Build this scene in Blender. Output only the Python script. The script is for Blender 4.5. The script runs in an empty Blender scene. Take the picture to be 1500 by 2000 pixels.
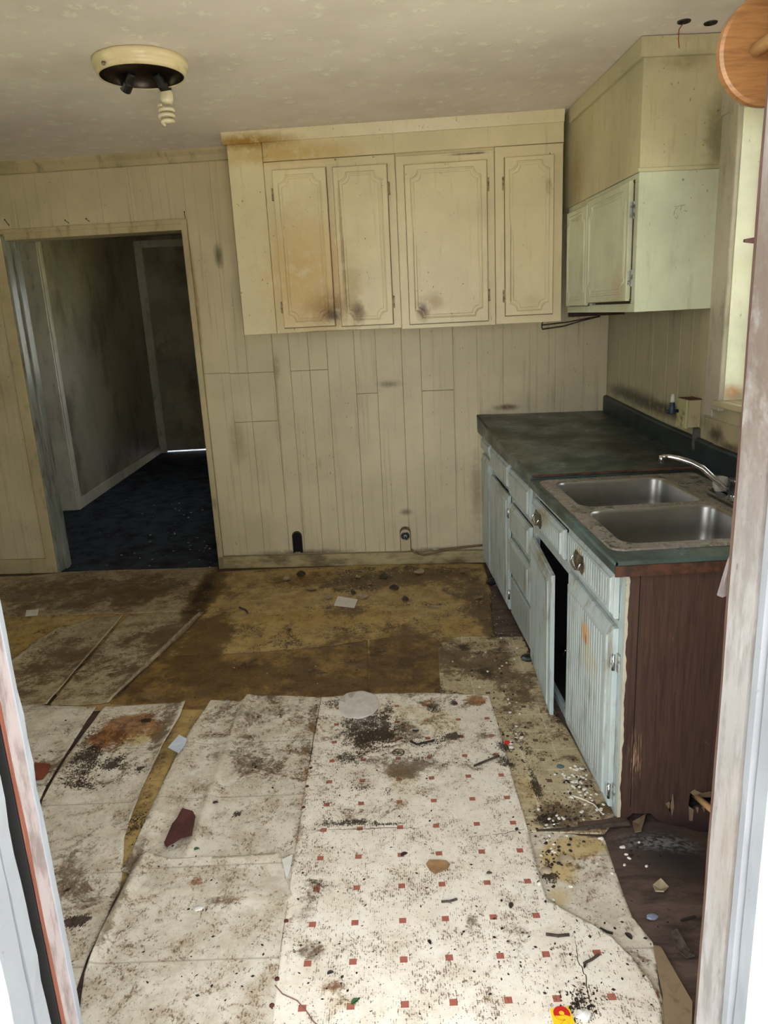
import bpy, bmesh, math, random
import numpy as np
from mathutils import Matrix, Vector, noise as mn
random.seed(7)
C = bpy.context.scene.collection
S = bpy.context.scene

# ------------------------------------------------------------------ camera
F, YAW, PIT, ROL = 1446.5, 0.0175, 0.262, -0.0497
EYE = np.array([-0.1837, -4.1846, 1.4475])
SLOPE = -0.0976            # the back wall stands slightly askew: y = SLOPE * x
WX, H = 1.147, 2.324       # right wall plane, ceiling height
_f = np.array([math.sin(YAW)*math.cos(PIT), math.cos(YAW)*math.cos(PIT), -math.sin(PIT)])
_r = np.array([math.cos(YAW), -math.sin(YAW), 0.0]); _u = np.cross(_r, _f)
RT = _r*math.cos(ROL) + _u*math.sin(ROL); UP = np.cross(RT, _f)
cam_data = bpy.data.cameras.new('camera'); cam = bpy.data.objects.new('camera', cam_data); C.objects.link(cam)
cam_data.sensor_fit = 'VERTICAL'; cam_data.sensor_height = 36.0; cam_data.lens = 36.0*F/2000.0
cam_data.clip_start = 0.02; cam_data.clip_end = 200
cam.matrix_world = Matrix(((RT[0], UP[0], -_f[0], EYE[0]), (RT[1], UP[1], -_f[1], EYE[1]), (RT[2], UP[2], -_f[2], EYE[2]), (0, 0, 0, 1)))
S.camera = cam

# ------------------------------------------------------------------ sky and exposure
wd = bpy.data.worlds.new('overcast_sky'); S.world = wd; wd.use_nodes = True
bg = wd.node_tree.nodes['Background']; bg.inputs['Color'].default_value = (0.92, 0.96, 1.0, 1); bg.inputs['Strength'].default_value = 3.0
S.view_settings.view_transform = 'Standard'; S.view_settings.look = 'None'
S.view_settings.gamma = 1.0; S.view_settings.use_curve_mapping = False
S.view_settings.exposure = 1.0
sun = bpy.data.lights.new('sun', 'SUN'); sun.energy = 22; sun.angle = 0.02; sun.color = (1.0, .96, .91)
so = bpy.data.objects.new('sun', sun); C.objects.link(so); so.rotation_euler = (math.radians(-30), 0, 0)   # high, from behind the house
for nm, loc, rot, sx, sy in (('added_window_portal', (-3.012, -2.1, 1.45), (0, -math.pi/2, 0), 1.1, 1.2), ('door_portal', (-0.19, -3.47, 1.0), (math.pi/2, 0, 0), 0.86, 2.0), ('window_portal', (1.262, -1.9, 1.57), (0, math.pi/2, 0), 0.98, 0.88)):  # the left portal serves the added, unseen window
    ld = bpy.data.lights.new(nm, 'AREA'); ld.shape = 'RECTANGLE'; ld.size = sx; ld.size_y = sy
    lo = bpy.data.objects.new(nm, ld); C.objects.link(lo); lo.location = loc; lo.rotation_euler = rot
    ld.cycles.is_portal = True

# ------------------------------------------------------------------ measuring helpers
def ray(px, py):
    return RT*(px-750) - UP*(py-1000) + _f*F
def fl(px, py, z=0.0):
    r = ray(px, py); return EYE + r*((z-EYE[2])/r[2])
def XP(px, py, x):
    r = ray(px, py); return EYE + r*((x-EYE[0])/r[0])
def YP(px, py, y):
    r = ray(px, py); return EYE + r*((y-EYE[1])/r[1])
CA = 1/math.sqrt(1+SLOPE*SLOPE); SA = SLOPE*CA
def W(p):                                   # (along wall, out from wall, up) -> world
    u, d, z = p
    return (CA*u + SA*d, SA*u - CA*d, z)
def BW(px, py, off=0.0):                    # pixel on the plane `off` in front of the back wall -> (u, z)
    r = ray(px, py); Y0 = -off/CA
    t = (Y0 + SLOPE*EYE[0] - EYE[1])/(r[1]-SLOPE*r[0]); q = EYE + t*r
    return ((q[0]*CA + q[1]*SA), q[2])
def I(p): return p
def SX(x0):                                 # face looking towards -x at x0: (y, out, z)
    return lambda p: (x0-p[1], p[0], p[2])
def SY(y0):                                 # face looking towards -y at y0: (x, out, z)
    return lambda p: (p[0], y0-p[1], p[2])

# ------------------------------------------------------------------ mesh builder
class MB:
    def __init__(s): s.v = []; s.f = []
    def add(s, vs, fs):
        o = len(s.v); s.v += [tuple(float(c) for c in p) for p in vs]; s.f += [tuple(i+o for i in f) for f in fs]; return s
    def box(s, a, b, T=I):
        x0, y0, z0 = a; x1, y1, z1 = b
        vs = [(x0,y0,z0),(x1,y0,z0),(x1,y1,z0),(x0,y1,z0),(x0,y0,z1),(x1,y0,z1),(x1,y1,z1),(x0,y1,z1)]
        return s.add([T(p) for p in vs], [(0,3,2,1),(4,5,6,7),(0,1,5,4),(1,2,6,5),(2,3,7,6),(3,0,4,7)])
    def cbox(s, a, b, T=I, c=0.003):        # box whose outward face (largest second coordinate) is chamfered
        (x0,d0,z0), (x1,d1,z1) = a, b
        q = [(x0,z0),(x1,z0),(x1,z1),(x0,z1)]; qi = [(x0+c,z0+c),(x1-c,z0+c),(x1-c,z1-c),(x0+c,z1-c)]
        vs = [(u,d0,z) for u,z in q]+[(u,d1-c,z) for u,z in q]+[(u,d1,z) for u,z in qi]
        fs = [(3,2,1,0),(8,9,10,11)]
        for i in range(4):
            j = (i+1)%4; fs += [(i,j,4+j,4+i),(4+i,4+j,8+j,8+i)]
        return s.add([T(p) for p in vs], fs)
    def loft(s, rings, close=True, cap=True):
        n = len(rings[0]); o = len(s.v)
        for r in rings: s.v += [tuple(float(c) for c in p) for p in r]
        for k in range(len(rings)-1):
            for i in range(n if close else n-1):
                j = (i+1) % n
                s.f.append((o+k*n+i, o+k*n+j, o+(k+1)*n+j, o+(k+1)*n+i))
        if cap:
            s.f.append(tuple(o+i for i in range(n))[::-1]); s.f.append(tuple(o+(len(rings)-1)*n+i for i in range(n)))
        return s
    def prism(s, pts, d0, d1, T=I):         # outline in (first, third) coordinates, extruded along the second
        return s.loft([[T((a, d0, b)) for a, b in pts], [T((a, d1, b)) for a, b in pts]])
    def tube(s, pts, r, n=8, closed=False, flat=1.0):
        P = [Vector(p) for p in pts]; m = len(P); rings = []; up = None
        R = r if isinstance(r, (list, tuple)) else [r]*m
        for i in range(m):
            if closed: t = P[(i+1) % m]-P[i-1]
            else: t = P[min(i+1, m-1)]-P[max(i-1, 0)]
            t.normalize()
            if up is None:
                up = Vector((0, 0, 1)) if abs(t.z) < 0.9 else Vector((1, 0, 0))
            a = up - t*up.dot(t); a.normalize(); b = t.cross(a); up = a
            rings.append([P[i] + a*(math.cos(2*math.pi*k/n)*R[i]*flat) + b*(math.sin(2*math.pi*k/n)*R[i]) for k in range(n)])
        if closed: rings.append(rings[0]); return s.loft(rings, cap=False)
        return s.loft(rings)
    def lathe(s, prof, loc, axis=(0,0,1), n=24, flute=0.0, cap=True):
        ax = Vector(axis).normalized(); a = ax.orthogonal().normalized(); b = ax.cross(a); L = Vector(loc)
        rings = []
        for r, h in prof:
            rings.append([L + ax*h + (a*math.cos(2*math.pi*k/n)+b*math.sin(2*math.pi*k/n))*(r*(1-flute*(k % 2))) for k in range(n)])
        return s.loft(rings, cap=cap)
    def build(s, name, m, parent=None, smooth=False, bevel=0.0, sub=0):
        me = bpy.data.meshes.new(name); me.from_pydata(s.v, [], s.f)
        bm = bmesh.new(); bm.from_mesh(me)
        bmesh.ops.recalc_face_normals(bm, faces=bm.faces); bm.to_mesh(me); bm.free()
        return link(name, me, m, parent, smooth, bevel, sub)
MW = {}
def link(name, me, m, parent=None, smooth=False, bevel=0.0, sub=0):
    if parent is not None: me.transform(MW[parent.name].inverted())
    me.materials.append(m)
    if smooth:
        me.polygons.foreach_set('use_smooth', [True]*len(me.polygons))
    o = bpy.data.objects.new(name, me); C.objects.link(o)
    MW[o.name] = MW[parent.name] if parent is not None else Matrix()
    if parent is not None: o.parent = parent
    if bevel:
        b = o.modifiers.new('bevel', 'BEVEL'); b.width = bevel; b.segments = 2; b.limit_method = 'ANGLE'
    if sub:
        b = o.modifiers.new('sub', 'SUBSURF'); b.levels = sub; b.render_levels = sub
    return o
def thing(name, label, cat, loc=(0,0,0), rz=0.0, group=None):
    o = bpy.data.objects.new(name, None); C.objects.link(o); o.empty_display_size = 0.05
    o.location = [float(c) for c in loc]; o.rotation_euler = (0, 0, rz)
    MW[o.name] = Matrix.Translation(Vector(o.location)) @ Matrix.Rotation(rz, 4, 'Z')
    return tag(o, label, cat, group)
def tag(o, label, cat, group=None):
    o['label'] = label; o['category'] = cat
    if group: o['group'] = group
    return o
def solo(o, label, cat, group=None):        # move a one-mesh thing's origin to its own base
    me = o.data; co = np.empty(len(me.vertices)*3); me.vertices.foreach_get('co', co); co = co.reshape(-1, 3)
    c = Vector(((co[:,0].min()+co[:,0].max())/2, (co[:,1].min()+co[:,1].max())/2, co[:,2].min()))
    me.transform(Matrix.Translation(-c)); o.location = c
    return tag(o, label, cat, group)
def struct(o): o['kind'] = 'structure'; return o

# ------------------------------------------------------------------ materials
def srgb(r, g, b):
    f = lambda c: (c/255/12.92) if c/255 <= .04045 else ((c/255+.055)/1.055)**2.4
    return (f(r), f(g), f(b), 1)
class NT:
    def __init__(s, name):
        s.m = bpy.data.materials.new(name); s.m.use_nodes = True; s.t = s.m.node_tree
        s.b = s.t.nodes['Principled BSDF']
        s.P = s.t.nodes.new('ShaderNodeNewGeometry').outputs['Position']
    def set(s, inp, v):
        if isinstance(v, bpy.types.NodeSocket): s.t.links.new(v, inp)
        elif v is not None: inp.default_value = v
    def vm(s, op, a, b=None):
        n = s.t.nodes.new('ShaderNodeVectorMath'); n.operation = op; s.set(n.inputs[0], a); s.set(n.inputs[1], b)
        return n.outputs['Value'] if op in ('LENGTH', 'DOT_PRODUCT') else n.outputs[0]
    def ma(s, op, a, b=None, c=None):
        n = s.t.nodes.new('ShaderNodeMath'); n.operation = op; s.set(n.inputs[0], a); s.set(n.inputs[1], b)
        if c is not None: s.set(n.inputs[2], c)
        return n.outputs[0]
    def noise(s, scale, st=(1,1,1), detail=4, rough=.6, dist=0):
        n = s.t.nodes.new('ShaderNodeTexNoise'); s.set(n.inputs['Vector'], s.vm('MULTIPLY', s.P, st))
        n.inputs['Scale'].default_value = scale; n.inputs['Detail'].default_value = detail
        n.inputs['Roughness'].default_value = rough; n.inputs['Distortion'].default_value = dist
        return n.outputs['Fac']
    def mr(s, v, a, b, c=0.0, d=1.0, smooth=True):
        n = s.t.nodes.new('ShaderNodeMapRange'); s.set(n.inputs['Value'], v)
        if smooth: n.interpolation_type = 'SMOOTHSTEP'
        n.inputs['From Min'].default_value = a; n.inputs['From Max'].default_value = b
        n.inputs['To Min'].default_value = c; n.inputs['To Max'].default_value = d
        return n.outputs['Result']
    def mix(s, f, a, b):
        n = s.t.nodes.new('ShaderNodeMix'); n.data_type = 'RGBA'
        s.set(n.inputs[0], f); s.set(n.inputs[6], a); s.set(n.inputs[7], b); return n.outputs[2]
    def attr(s, name):
        n = s.t.nodes.new('ShaderNodeAttribute'); n.attribute_name = name
        x = s.t.nodes.new('ShaderNodeSeparateColor'); s.t.links.new(n.outputs['Color'], x.inputs[0])
        return x.outputs[0], x.outputs[1], x.outputs[2], n.outputs['Alpha']
    def sep(s, v):
        x = s.t.nodes.new('ShaderNodeSeparateXYZ'); s.t.links.new(v, x.inputs[0]); return x.outputs
    def blob(s, c, r, nz=None):             # soft spot around a place on the thing, 1 in its middle
        d = s.vm('LENGTH', s.vm('DIVIDE', s.vm('SUBTRACT', s.P, tuple(float(q) for q in c)), tuple(r)))
        if nz is not None: d = s.ma('MULTIPLY_ADD', nz, 1.4, s.ma('SUBTRACT', d, 0.7))
        return s.mr(d, 1.0, 0.15)
    def out(s, col, rough=.6, metal=0.0, bump=None, bstr=.3, bdist=.002, spec=.5):
        s.set(s.b.inputs['Base Color'], col); s.set(s.b.inputs['Roughness'], rough); s.set(s.b.inputs['Metallic'], metal)
        s.b.inputs['Specular IOR Level'].default_value = spec
        if bump is not None:
            n = s.t.nodes.new('ShaderNodeBump'); s.set(n.inputs['Height'], bump)
            n.inputs['Strength'].default_value = bstr; n.inputs['Distance'].default_value = bdist
            s.t.links.new(n.outputs[0], s.b.inputs['Normal'])
        return s.m
def paint(name, col, dirt=(70,52,28), amt=.5, st=(8,8,1), scale=6, lo=.5, hi=.75, rough=.5, spots=.5, stains=(), vary=.12, bump=.25, col2=None):
    t = NT(name); c = srgb(*col)
    n1 = t.noise(2.2, (1,1,1), 5, .6); n2 = t.noise(scale, st, 6, .65); n3 = t.noise(90, (1,1,.6), 2, .5); n4 = t.noise(14, (1,1,1), 6, .7)
    dk = tuple(q*(1-vary*2.2) for q in c[:3])+(1,) if col2 is None else srgb(*col2)
    k = t.mix(t.mr(n1, .35, .68), c, dk)
    k = t.mix(t.ma('MULTIPLY', t.mr(n2, lo, hi), amt), k, srgb(*dirt))
    if spots: k = t.mix(t.ma('MULTIPLY', t.ma('MULTIPLY', t.mr(n3, .70, .76), t.mr(n1, .4, .6)), spots), k, srgb(60,45,25))
    for cen, r, sc, a in stains:
        k = t.mix(t.ma('MULTIPLY', t.ma('MULTIPLY', t.blob(cen, r, n4), t.mr(n4, .22, .52)), a), k, srgb(*sc))
    return t.out(k, rough, 0, t.ma('ADD', t.noise(25, (1,1,.25), 4, .6), t.ma('MULTIPLY', n4, .6)), bump, .002)
def plain(name, col, rough=.5, metal=0.0, vary=.15, scale=20, spec=.5, bump=0.0):
    t = NT(name); c = srgb(*col); n = t.noise(scale, (1,1,1), 4, .6)
    k = t.mix(t.mr(n, .35, .7), c, tuple(q*(1-vary*2) for q in c[:3])+(1,))
    return t.out(k, t.ma('MULTIPLY_ADD', n, .15, rough-.07), metal, n if bump else None, bump, .002, spec)
def wv(px, py, off=0.0): u, z = BW(px, py, off); return W((u, off, z))

WALLC = (210,198,166)
wall_st = [(wv(427,500), (.035,.05,.09), (70,55,30), .8), (wv(412,330), (.2,.1,.5), (190,170,120), .25), (wv(600,1080), (.7,.05,.035), (70,50,22), .75),
           (wv(860,1075), (.35,.05,.03), (60,42,18), .8), (wv(465,860), (.07,.05,.2), (120,95,60), .45), (wv(930,960), (.05,.05,.35), (105,88,50), .5), (wv(0,760), (.12,.2,.2), (150,130,95), .5),
           (wv(760,750), (.10,.05,.03), (80,60,35), .6), (wv(990,795), (.1,.05,.025), (95,65,25), .9), (wv(385,600), (.02,.05,.4), (140,105,55), .6),
           (wv(625,905), (.012,.05,.05), (170,120,40), .5), (wv(793,1000), (.05,.05,.03), (80,60,35), .7), (wv(540,720), (.03,.05,.12), (120,100,65), .5)]
M_wall = paint('old_cream_wall_paint', WALLC, amt=.5, st=(14,14,.5), scale=3.0, lo=.52, hi=.8, stains=wall_st, spots=.8, vary=.08, rough=.45)
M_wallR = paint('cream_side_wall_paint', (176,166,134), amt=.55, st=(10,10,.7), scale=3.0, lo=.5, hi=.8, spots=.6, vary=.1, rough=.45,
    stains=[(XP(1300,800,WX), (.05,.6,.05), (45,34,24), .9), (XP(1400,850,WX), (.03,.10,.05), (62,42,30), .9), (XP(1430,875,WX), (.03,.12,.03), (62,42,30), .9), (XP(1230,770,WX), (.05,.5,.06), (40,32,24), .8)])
M_groove = plain('grimy_groove', (170,154,118), .8)
M_trim = paint('cream_trim_paint', (198,184,146), amt=.55, st=(3,3,1), scale=6, lo=.5, hi=.75, spots=.7, rough=.45)
M_trimD = paint('bluish_gloss_trim_paint', (150,152,140), amt=.7, st=(5,5,1), scale=5, lo=.45, hi=.72, rough=.25)
M_base = paint('grimy_baseboard_paint', (184,168,124), dirt=(66,48,22), amt=.8, st=(1,1,3), scale=5, lo=.42, hi=.7, rough=.5)
O = .3105
cab_st = [(wv(640,600,O), (.16,.1,.12), (104,68,26), 1.0), (wv(600,540,O), (.36,.1,.46), (200,164,104), .75), (wv(650,615,O), (.06,.1,.05), (70,42,16), .9), (wv(700,610,O), (.06,.1,.09), (98,66,30), 1.0),
          (wv(690,560,O), (.07,.1,.16), (150,125,60), .45), (wv(826,605,O), (.05,.1,.08), (96,56,18), 1.0), (wv(850,590,O), (.07,.1,.07), (150,110,50), .6), (wv(560,300,O), (.5,.3,.07), (192,160,92), .8), (wv(480,278,O), (.35,.3,.05), (156,118,40), 1.0),
          (wv(668,480,O), (.012,.1,.5), (120,92,60), .6), (wv(640,648,O), (.3,.1,.012), (95,62,26), .8), (wv(1070,365,O), (.02,.1,.05), (150,110,60), .7), (wv(1040,590,O), (.08,.1,.06), (196,182,130), .5),
          (wv(920,300,O), (.15,.1,.008), (55,38,20), .9)]
M_cab = paint('yellowed_cream_cabinet_paint', (226,213,176), dirt=(150,122,78), amt=.35, st=(9,9,.8), scale=4, lo=.55, hi=.8, stains=cab_st, spots=.9, vary=.07, rough=.35)
M_cabs = paint('green_lit_cream_cabinet_paint', (212,216,190), dirt=(150,140,100), amt=.3, st=(6,6,1), scale=5, stains=[(XP(1215,560,.84), (.1,.12,.15), (170,150,100), .5), (XP(1140,330,.84), (.1,.12,.3), (150,118,76), .5)], rough=.35, spots=.7)  # green cast of daylight off foliage is mixed into this cabinet colour
M_soff = paint('soffit_paint', (206,198,162), dirt=(146,122,70), amt=.35, st=(7,7,1), scale=5, rough=.4, spots=.9, stains=[(YP(1400,270,-1.325), (.07,.1,.2), (98,92,60), .7), (YP(1340,120,-1.325), (.12,.1,.05), (120,110,70), .5), (XP(1125,350,.84), (.1,.15,.25), (150,116,74), .6)])
M_blue = paint('chipped_pale_blue_paint', (186,198,197), dirt=(124,110,84), amt=.8, st=(5,5,1), scale=6, lo=.48, hi=.72, rough=.42, spots=.5, vary=.08,
    stains=[(XP(1143,1240,.45), (.1,.06,.05), (205,150,84), .95), (XP(1143,1250,.45), (.1,.015,.03), (120,66,20), .9), (XP(1150,1290,.45), (.1,.11,.07), (188,180,150), .7), (XP(1060,1010,.45), (.1,.12,.05), (150,130,92), .8), (XP(1128,1085,.45), (.1,.07,.05), (150,132,96), .8), (XP(1140,1150,.45), (.1,.16,.02), (92,78,56), .7), (XP(975,950,.45), (.1,.15,.05), (130,112,84), .7), (XP(1060,1090,.45), (.1,.2,.03), (120,96,64), .7)])
M_chip = paint('chipped_cream_undercoat', (206,200,176), amt=.5, st=(3,3,3), scale=20, rough=.5)
t = NT('brown_wood_grain_panel'); g = t.noise(9, (14,14,.6), 6, .7, .4); g2 = t.noise(40, (6,6,.4), 3, .6); sc = t.noise(30, (1,1,.5), 4, .75)
k = t.mix(t.mr(g, .35, .7), srgb(84,62,52), srgb(58,43,38)); k = t.mix(t.ma('MULTIPLY', t.mr(g2, .55, .7), .4), k, srgb(44,28,23))
k = t.mix(t.ma('MULTIPLY', t.mr(sc, .69, .74), .55), k, srgb(170,130,100))
k = t.mix(t.ma('MULTIPLY', t.blob(YP(1330,1625,-2.37), (.3,.1,.09), g), .85), k, srgb(46,36,36))
k = t.mix(t.ma('MULTIPLY', t.ma('MULTIPLY', t.blob(YP(1240,1480,-2.37), (.03,.1,.12)), t.mr(g2, .5, .62)), .6), k, srgb(196,160,128))
M_brown = t.out(k, .42, 0, g, .15, .001)
t = NT('green_laminate'); a = t.noise(5, (1,1,1), 5, .65); b_ = t.noise(45, (1,1,1), 5, .7)
k = t.mix(t.mr(a, .35, .65), srgb(80,100,97), srgb(56,66,60))
k = t.mix(t.ma('MULTIPLY', t.mr(b_, .55, .72), .5), k, srgb(96,86,66))
k = t.mix(t.ma('MULTIPLY', t.blob((1.0,-1.2,.83), (.30,.8,.15), a), .6), k, srgb(36,27,19))
k = t.mix(t.ma('MULTIPLY', t.blob((.75,-.15,.86), (.6,.25,.15), a), .6), k, srgb(52,40,28))
k = t.mix(t.ma('MULTIPLY', t.blob((.47,-.6,.84), (.07,.9,.15), a), .75), k, srgb(60,48,34))
M_lam = t.out(k, t.mr(a, .3, .7, .22, .5), 0, b_, .1, .001)
M_splash = plain('dark_blue_green_laminate', (36,48,52), .4, vary=.25, scale=8)
M_edge = paint('rusty_brown_edge', (96,60,40), dirt=(44,30,22), amt=.8, st=(1,1,1), scale=25, lo=.4, hi=.6, rough=.6)
t = NT('brushed_steel'); a = t.noise(60, (1,30,1), 3, .6); b_ = t.noise(10, (1,1,1), 5, .7)
M_steel = t.out(t.mix(t.mr(b_, .4, .7), srgb(164,161,156), srgb(152,149,145)), t.mr(a, .3, .7, .34, .40), 1.0)
t = NT('scaly_steel_rim'); a = t.noise(22, (1,1,1), 6, .75)
k = t.mix(t.mr(a, .42, .58), srgb(186,184,182), srgb(136,124,116)); M_rim = t.out(k, t.mr(a, .4, .6, .25, .7), t.mr(a, .42, .62, .95, .2), a, .2, .001)
M_chrome = plain('pitted_chrome', (214,214,216), .16, 1.0, vary=.2, scale=40)
M_dchrome = plain('dark_chrome', (140,142,150), .2, 1.0, vary=.3, scale=30)
M_oldmetal = paint('rusty_pull_metal', (168,158,140), dirt=(92,66,38), amt=1.0, st=(1,1,1), scale=50, lo=.42, hi=.6, rough=.4); M_oldmetal.node_tree.nodes['Principled BSDF'].inputs['Metallic'].default_value = .6
M_plate = paint('rusty_pull_plate', (122,108,84), dirt=(60,44,30), amt=1.0, st=(1,1,1), scale=60, lo=.4, hi=.58, rough=.5)
M_outline = plain('dark_outline_brown', (112,88,56), .6, vary=.3)  # brown for painted door-gap shade and the outlet's darker back plate
M_hinge = paint('painted_hinge', (178,184,178), dirt=(70,50,36), amt=.8, st=(1,1,1), scale=60, lo=.5, hi=.62, rough=.4)
M_hingeC = paint('old_cream_hinge', (184,166,124), dirt=(70,50,30), amt=.8, st=(1,1,1), scale=60, lo=.45, hi=.6, rough=.4)
def glass(name, tint, f=.12):
    t = NT(name); nt = t.t; tr = nt.nodes.new('ShaderNodeBsdfTransparent'); tr.inputs[0].default_value = tint
    gl = nt.nodes.new('ShaderNodeBsdfGlossy'); gl.inputs['Roughness'].default_value = .06
    fr = nt.nodes.new('ShaderNodeFresnel'); fr.inputs[0].default_value = 1.45
    mx = nt.nodes.new('ShaderNodeMixShader'); ad = nt.nodes.new('ShaderNodeMath'); ad.operation = 'ADD'; ad.inputs[1].default_value = f; ad.use_clamp = True
    nt.links.new(fr.outputs[0], ad.inputs[0]); nt.links.new(ad.outputs[0], mx.inputs[0])
    nt.links.new(tr.outputs[0], mx.inputs[1]); nt.links.new(gl.outputs[0], mx.inputs[2])
    nt.links.new(mx.outputs[0], nt.nodes['Material Output'].inputs['Surface']); return t.m
M_glass = glass('window_glass', (.93,.96,.95,1), .03); M_acryl = plain('clear_acrylic', (214,216,208), .1, vary=.1); M_acryl.node_tree.nodes['Principled BSDF'].inputs['Alpha'].default_value = .55
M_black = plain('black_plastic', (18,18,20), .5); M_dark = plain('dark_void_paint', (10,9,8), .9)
M_white = plain('white_paper', (222,218,210), .8, vary=.05); M_pellet = plain('white_pellet', (226,220,208), .6, vary=.05); M_seed = plain('dark_dropping', (40,30,24), .7)
M_rust = plain('red_brown_veneer', (92,44,34), .6, vary=.25); M_tan = plain('tan_scrap', (158,122,82), .8, vary=.2)
M_twig = plain('grey_brown_debris', (78,66,54), .85, vary=.3, scale=60); M_crumb = plain('dark_crumbs', (48,36,26), .9, vary=.3); M_chipw = plain('pale_plaster_chips', (176,160,130), .85, vary=.2)
M_green = plain('green_leaf', (40,84,40), .5); M_red = plain('red_print', (196,32,26), .5, vary=.03); M_yellow = plain('yellow_paper', (240,200,30), .6, vary=.03)
M_bluep = plain('blue_plastic', (24,40,66), .45); M_teal = plain('teal_scrap', (84,112,116), .6); M_navy = plain('black_bag_film', (22,22,28), .3)
t = NT('warm_varnished_wood'); a = t.noise(9, (2,2,18), 5, .6, .4)
M_wood = t.out(t.mix(t.mr(a, .35, .7), srgb(142,100,58), srgb(116,79,45)), .45)
M_dowel = plain('pale_dowel_wood', (182,144,96), .45, vary=.08)
M_rawwood = paint('raw_splintered_wood', (140,118,92), dirt=(92,72,52), amt=.6, st=(1,1,1), scale=40, rough=.8)
JR_ = .245
M_oxb = paint('weathered_post_paint', (152,149,147), dirt=(112,107,103), amt=.7, st=(4,4,1), scale=12, lo=.42, hi=.66, rough=.8, spots=.7, bump=.6, stains=[((JR_,-3.38,1.42), (.2,.2,.36), (92,78,68), .9), ((JR_,-3.40,.75), (.1,.05,.2), (128,116,100), .4)])
M_mauve = paint('weathered_mauve_jamb', (156,144,144), dirt=(96,82,78), amt=.7, st=(3,3,1), scale=14, lo=.42, hi=.66, rough=.75)
M_outw = paint('white_outside_paint', (136,140,146), dirt=(150,160,172), amt=.4, st=(6,6,1), scale=5, lo=.55, hi=.75, rough=.7)
M_rawedge = paint('bare_brown_edge', (86,66,56), dirt=(70,44,36), amt=.7, st=(4,4,1), scale=12, lo=.42, hi=.62, rough=.7)
M_orange = paint('orange_primer_edge', (116,66,50), dirt=(110,56,40), amt=.6, st=(3,3,1), scale=18, rough=.6)
M_cloth = plain('grey_lint_cloth', (116,106,104), .95, vary=.15)
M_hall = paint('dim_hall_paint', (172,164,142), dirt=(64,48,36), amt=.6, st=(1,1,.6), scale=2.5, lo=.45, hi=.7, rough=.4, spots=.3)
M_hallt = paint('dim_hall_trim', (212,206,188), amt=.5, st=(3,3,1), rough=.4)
t = NT('dark_hall_carpet'); a = t.noise(7, (1,1,1), 6, .75); b_ = t.noise(120, (1,1,1), 3, .6)
k = t.mix(t.mr(a, .4, .65), srgb(66,72,82), srgb(40,42,48)); k = t.mix(t.ma('MULTIPLY', t.mr(b_, .70, .74), .5), k, srgb(130,130,130)); M_carpet = t.out(k, .95, 0, b_, .3, .003, .1)
t = NT('embossed_ceiling_paper'); vn = t.t.nodes.new('ShaderNodeTexVoronoi'); vn.inputs['Scale'].default_value = 11; vn.inputs['Randomness'].default_value = .75; t.t.links.new(t.P, vn.inputs['Vector'])
a = t.noise(55, (1,1,1), 3, .7, .6); b_ = t.noise(3, (1,1,1), 5, .6)
fw = t.ma('MULTIPLY', t.mr(vn.outputs['Distance'], .36, .16), t.mr(a, .44, .52))
k = t.mix(t.mr(b_, .4, .7), srgb(242,232,228), srgb(230,220,213)); k = t.mix(t.ma('MULTIPLY', fw, .65), k, srgb(255,252,240))
M_ceil = t.out(k, .55, 0, t.ma('ADD', fw, t.ma('MULTIPLY', t.noise(30, (1,1,1), 3), .12)), .4, .004)
M_lampw = paint('yellowed_enamel', (226,210,172), dirt=(150,116,70), amt=.4, st=(2,2,2), scale=12, rough=.3)
M_lampd = plain('tarnished_lamp_inside', (46,32,22), .35, .5, vary=.3); M_cfl = plain('cfl_glass', (226,216,188), .3, vary=.06)
t = NT('grass_ground'); a = t.noise(6, (1,1,1), 6, .7); M_grass = t.out(t.mix(a, srgb(140,146,104), srgb(160,156,120)), .9)
M_conc = plain('porch_concrete', (200,191,182), .9, vary=.06, scale=6)

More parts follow.
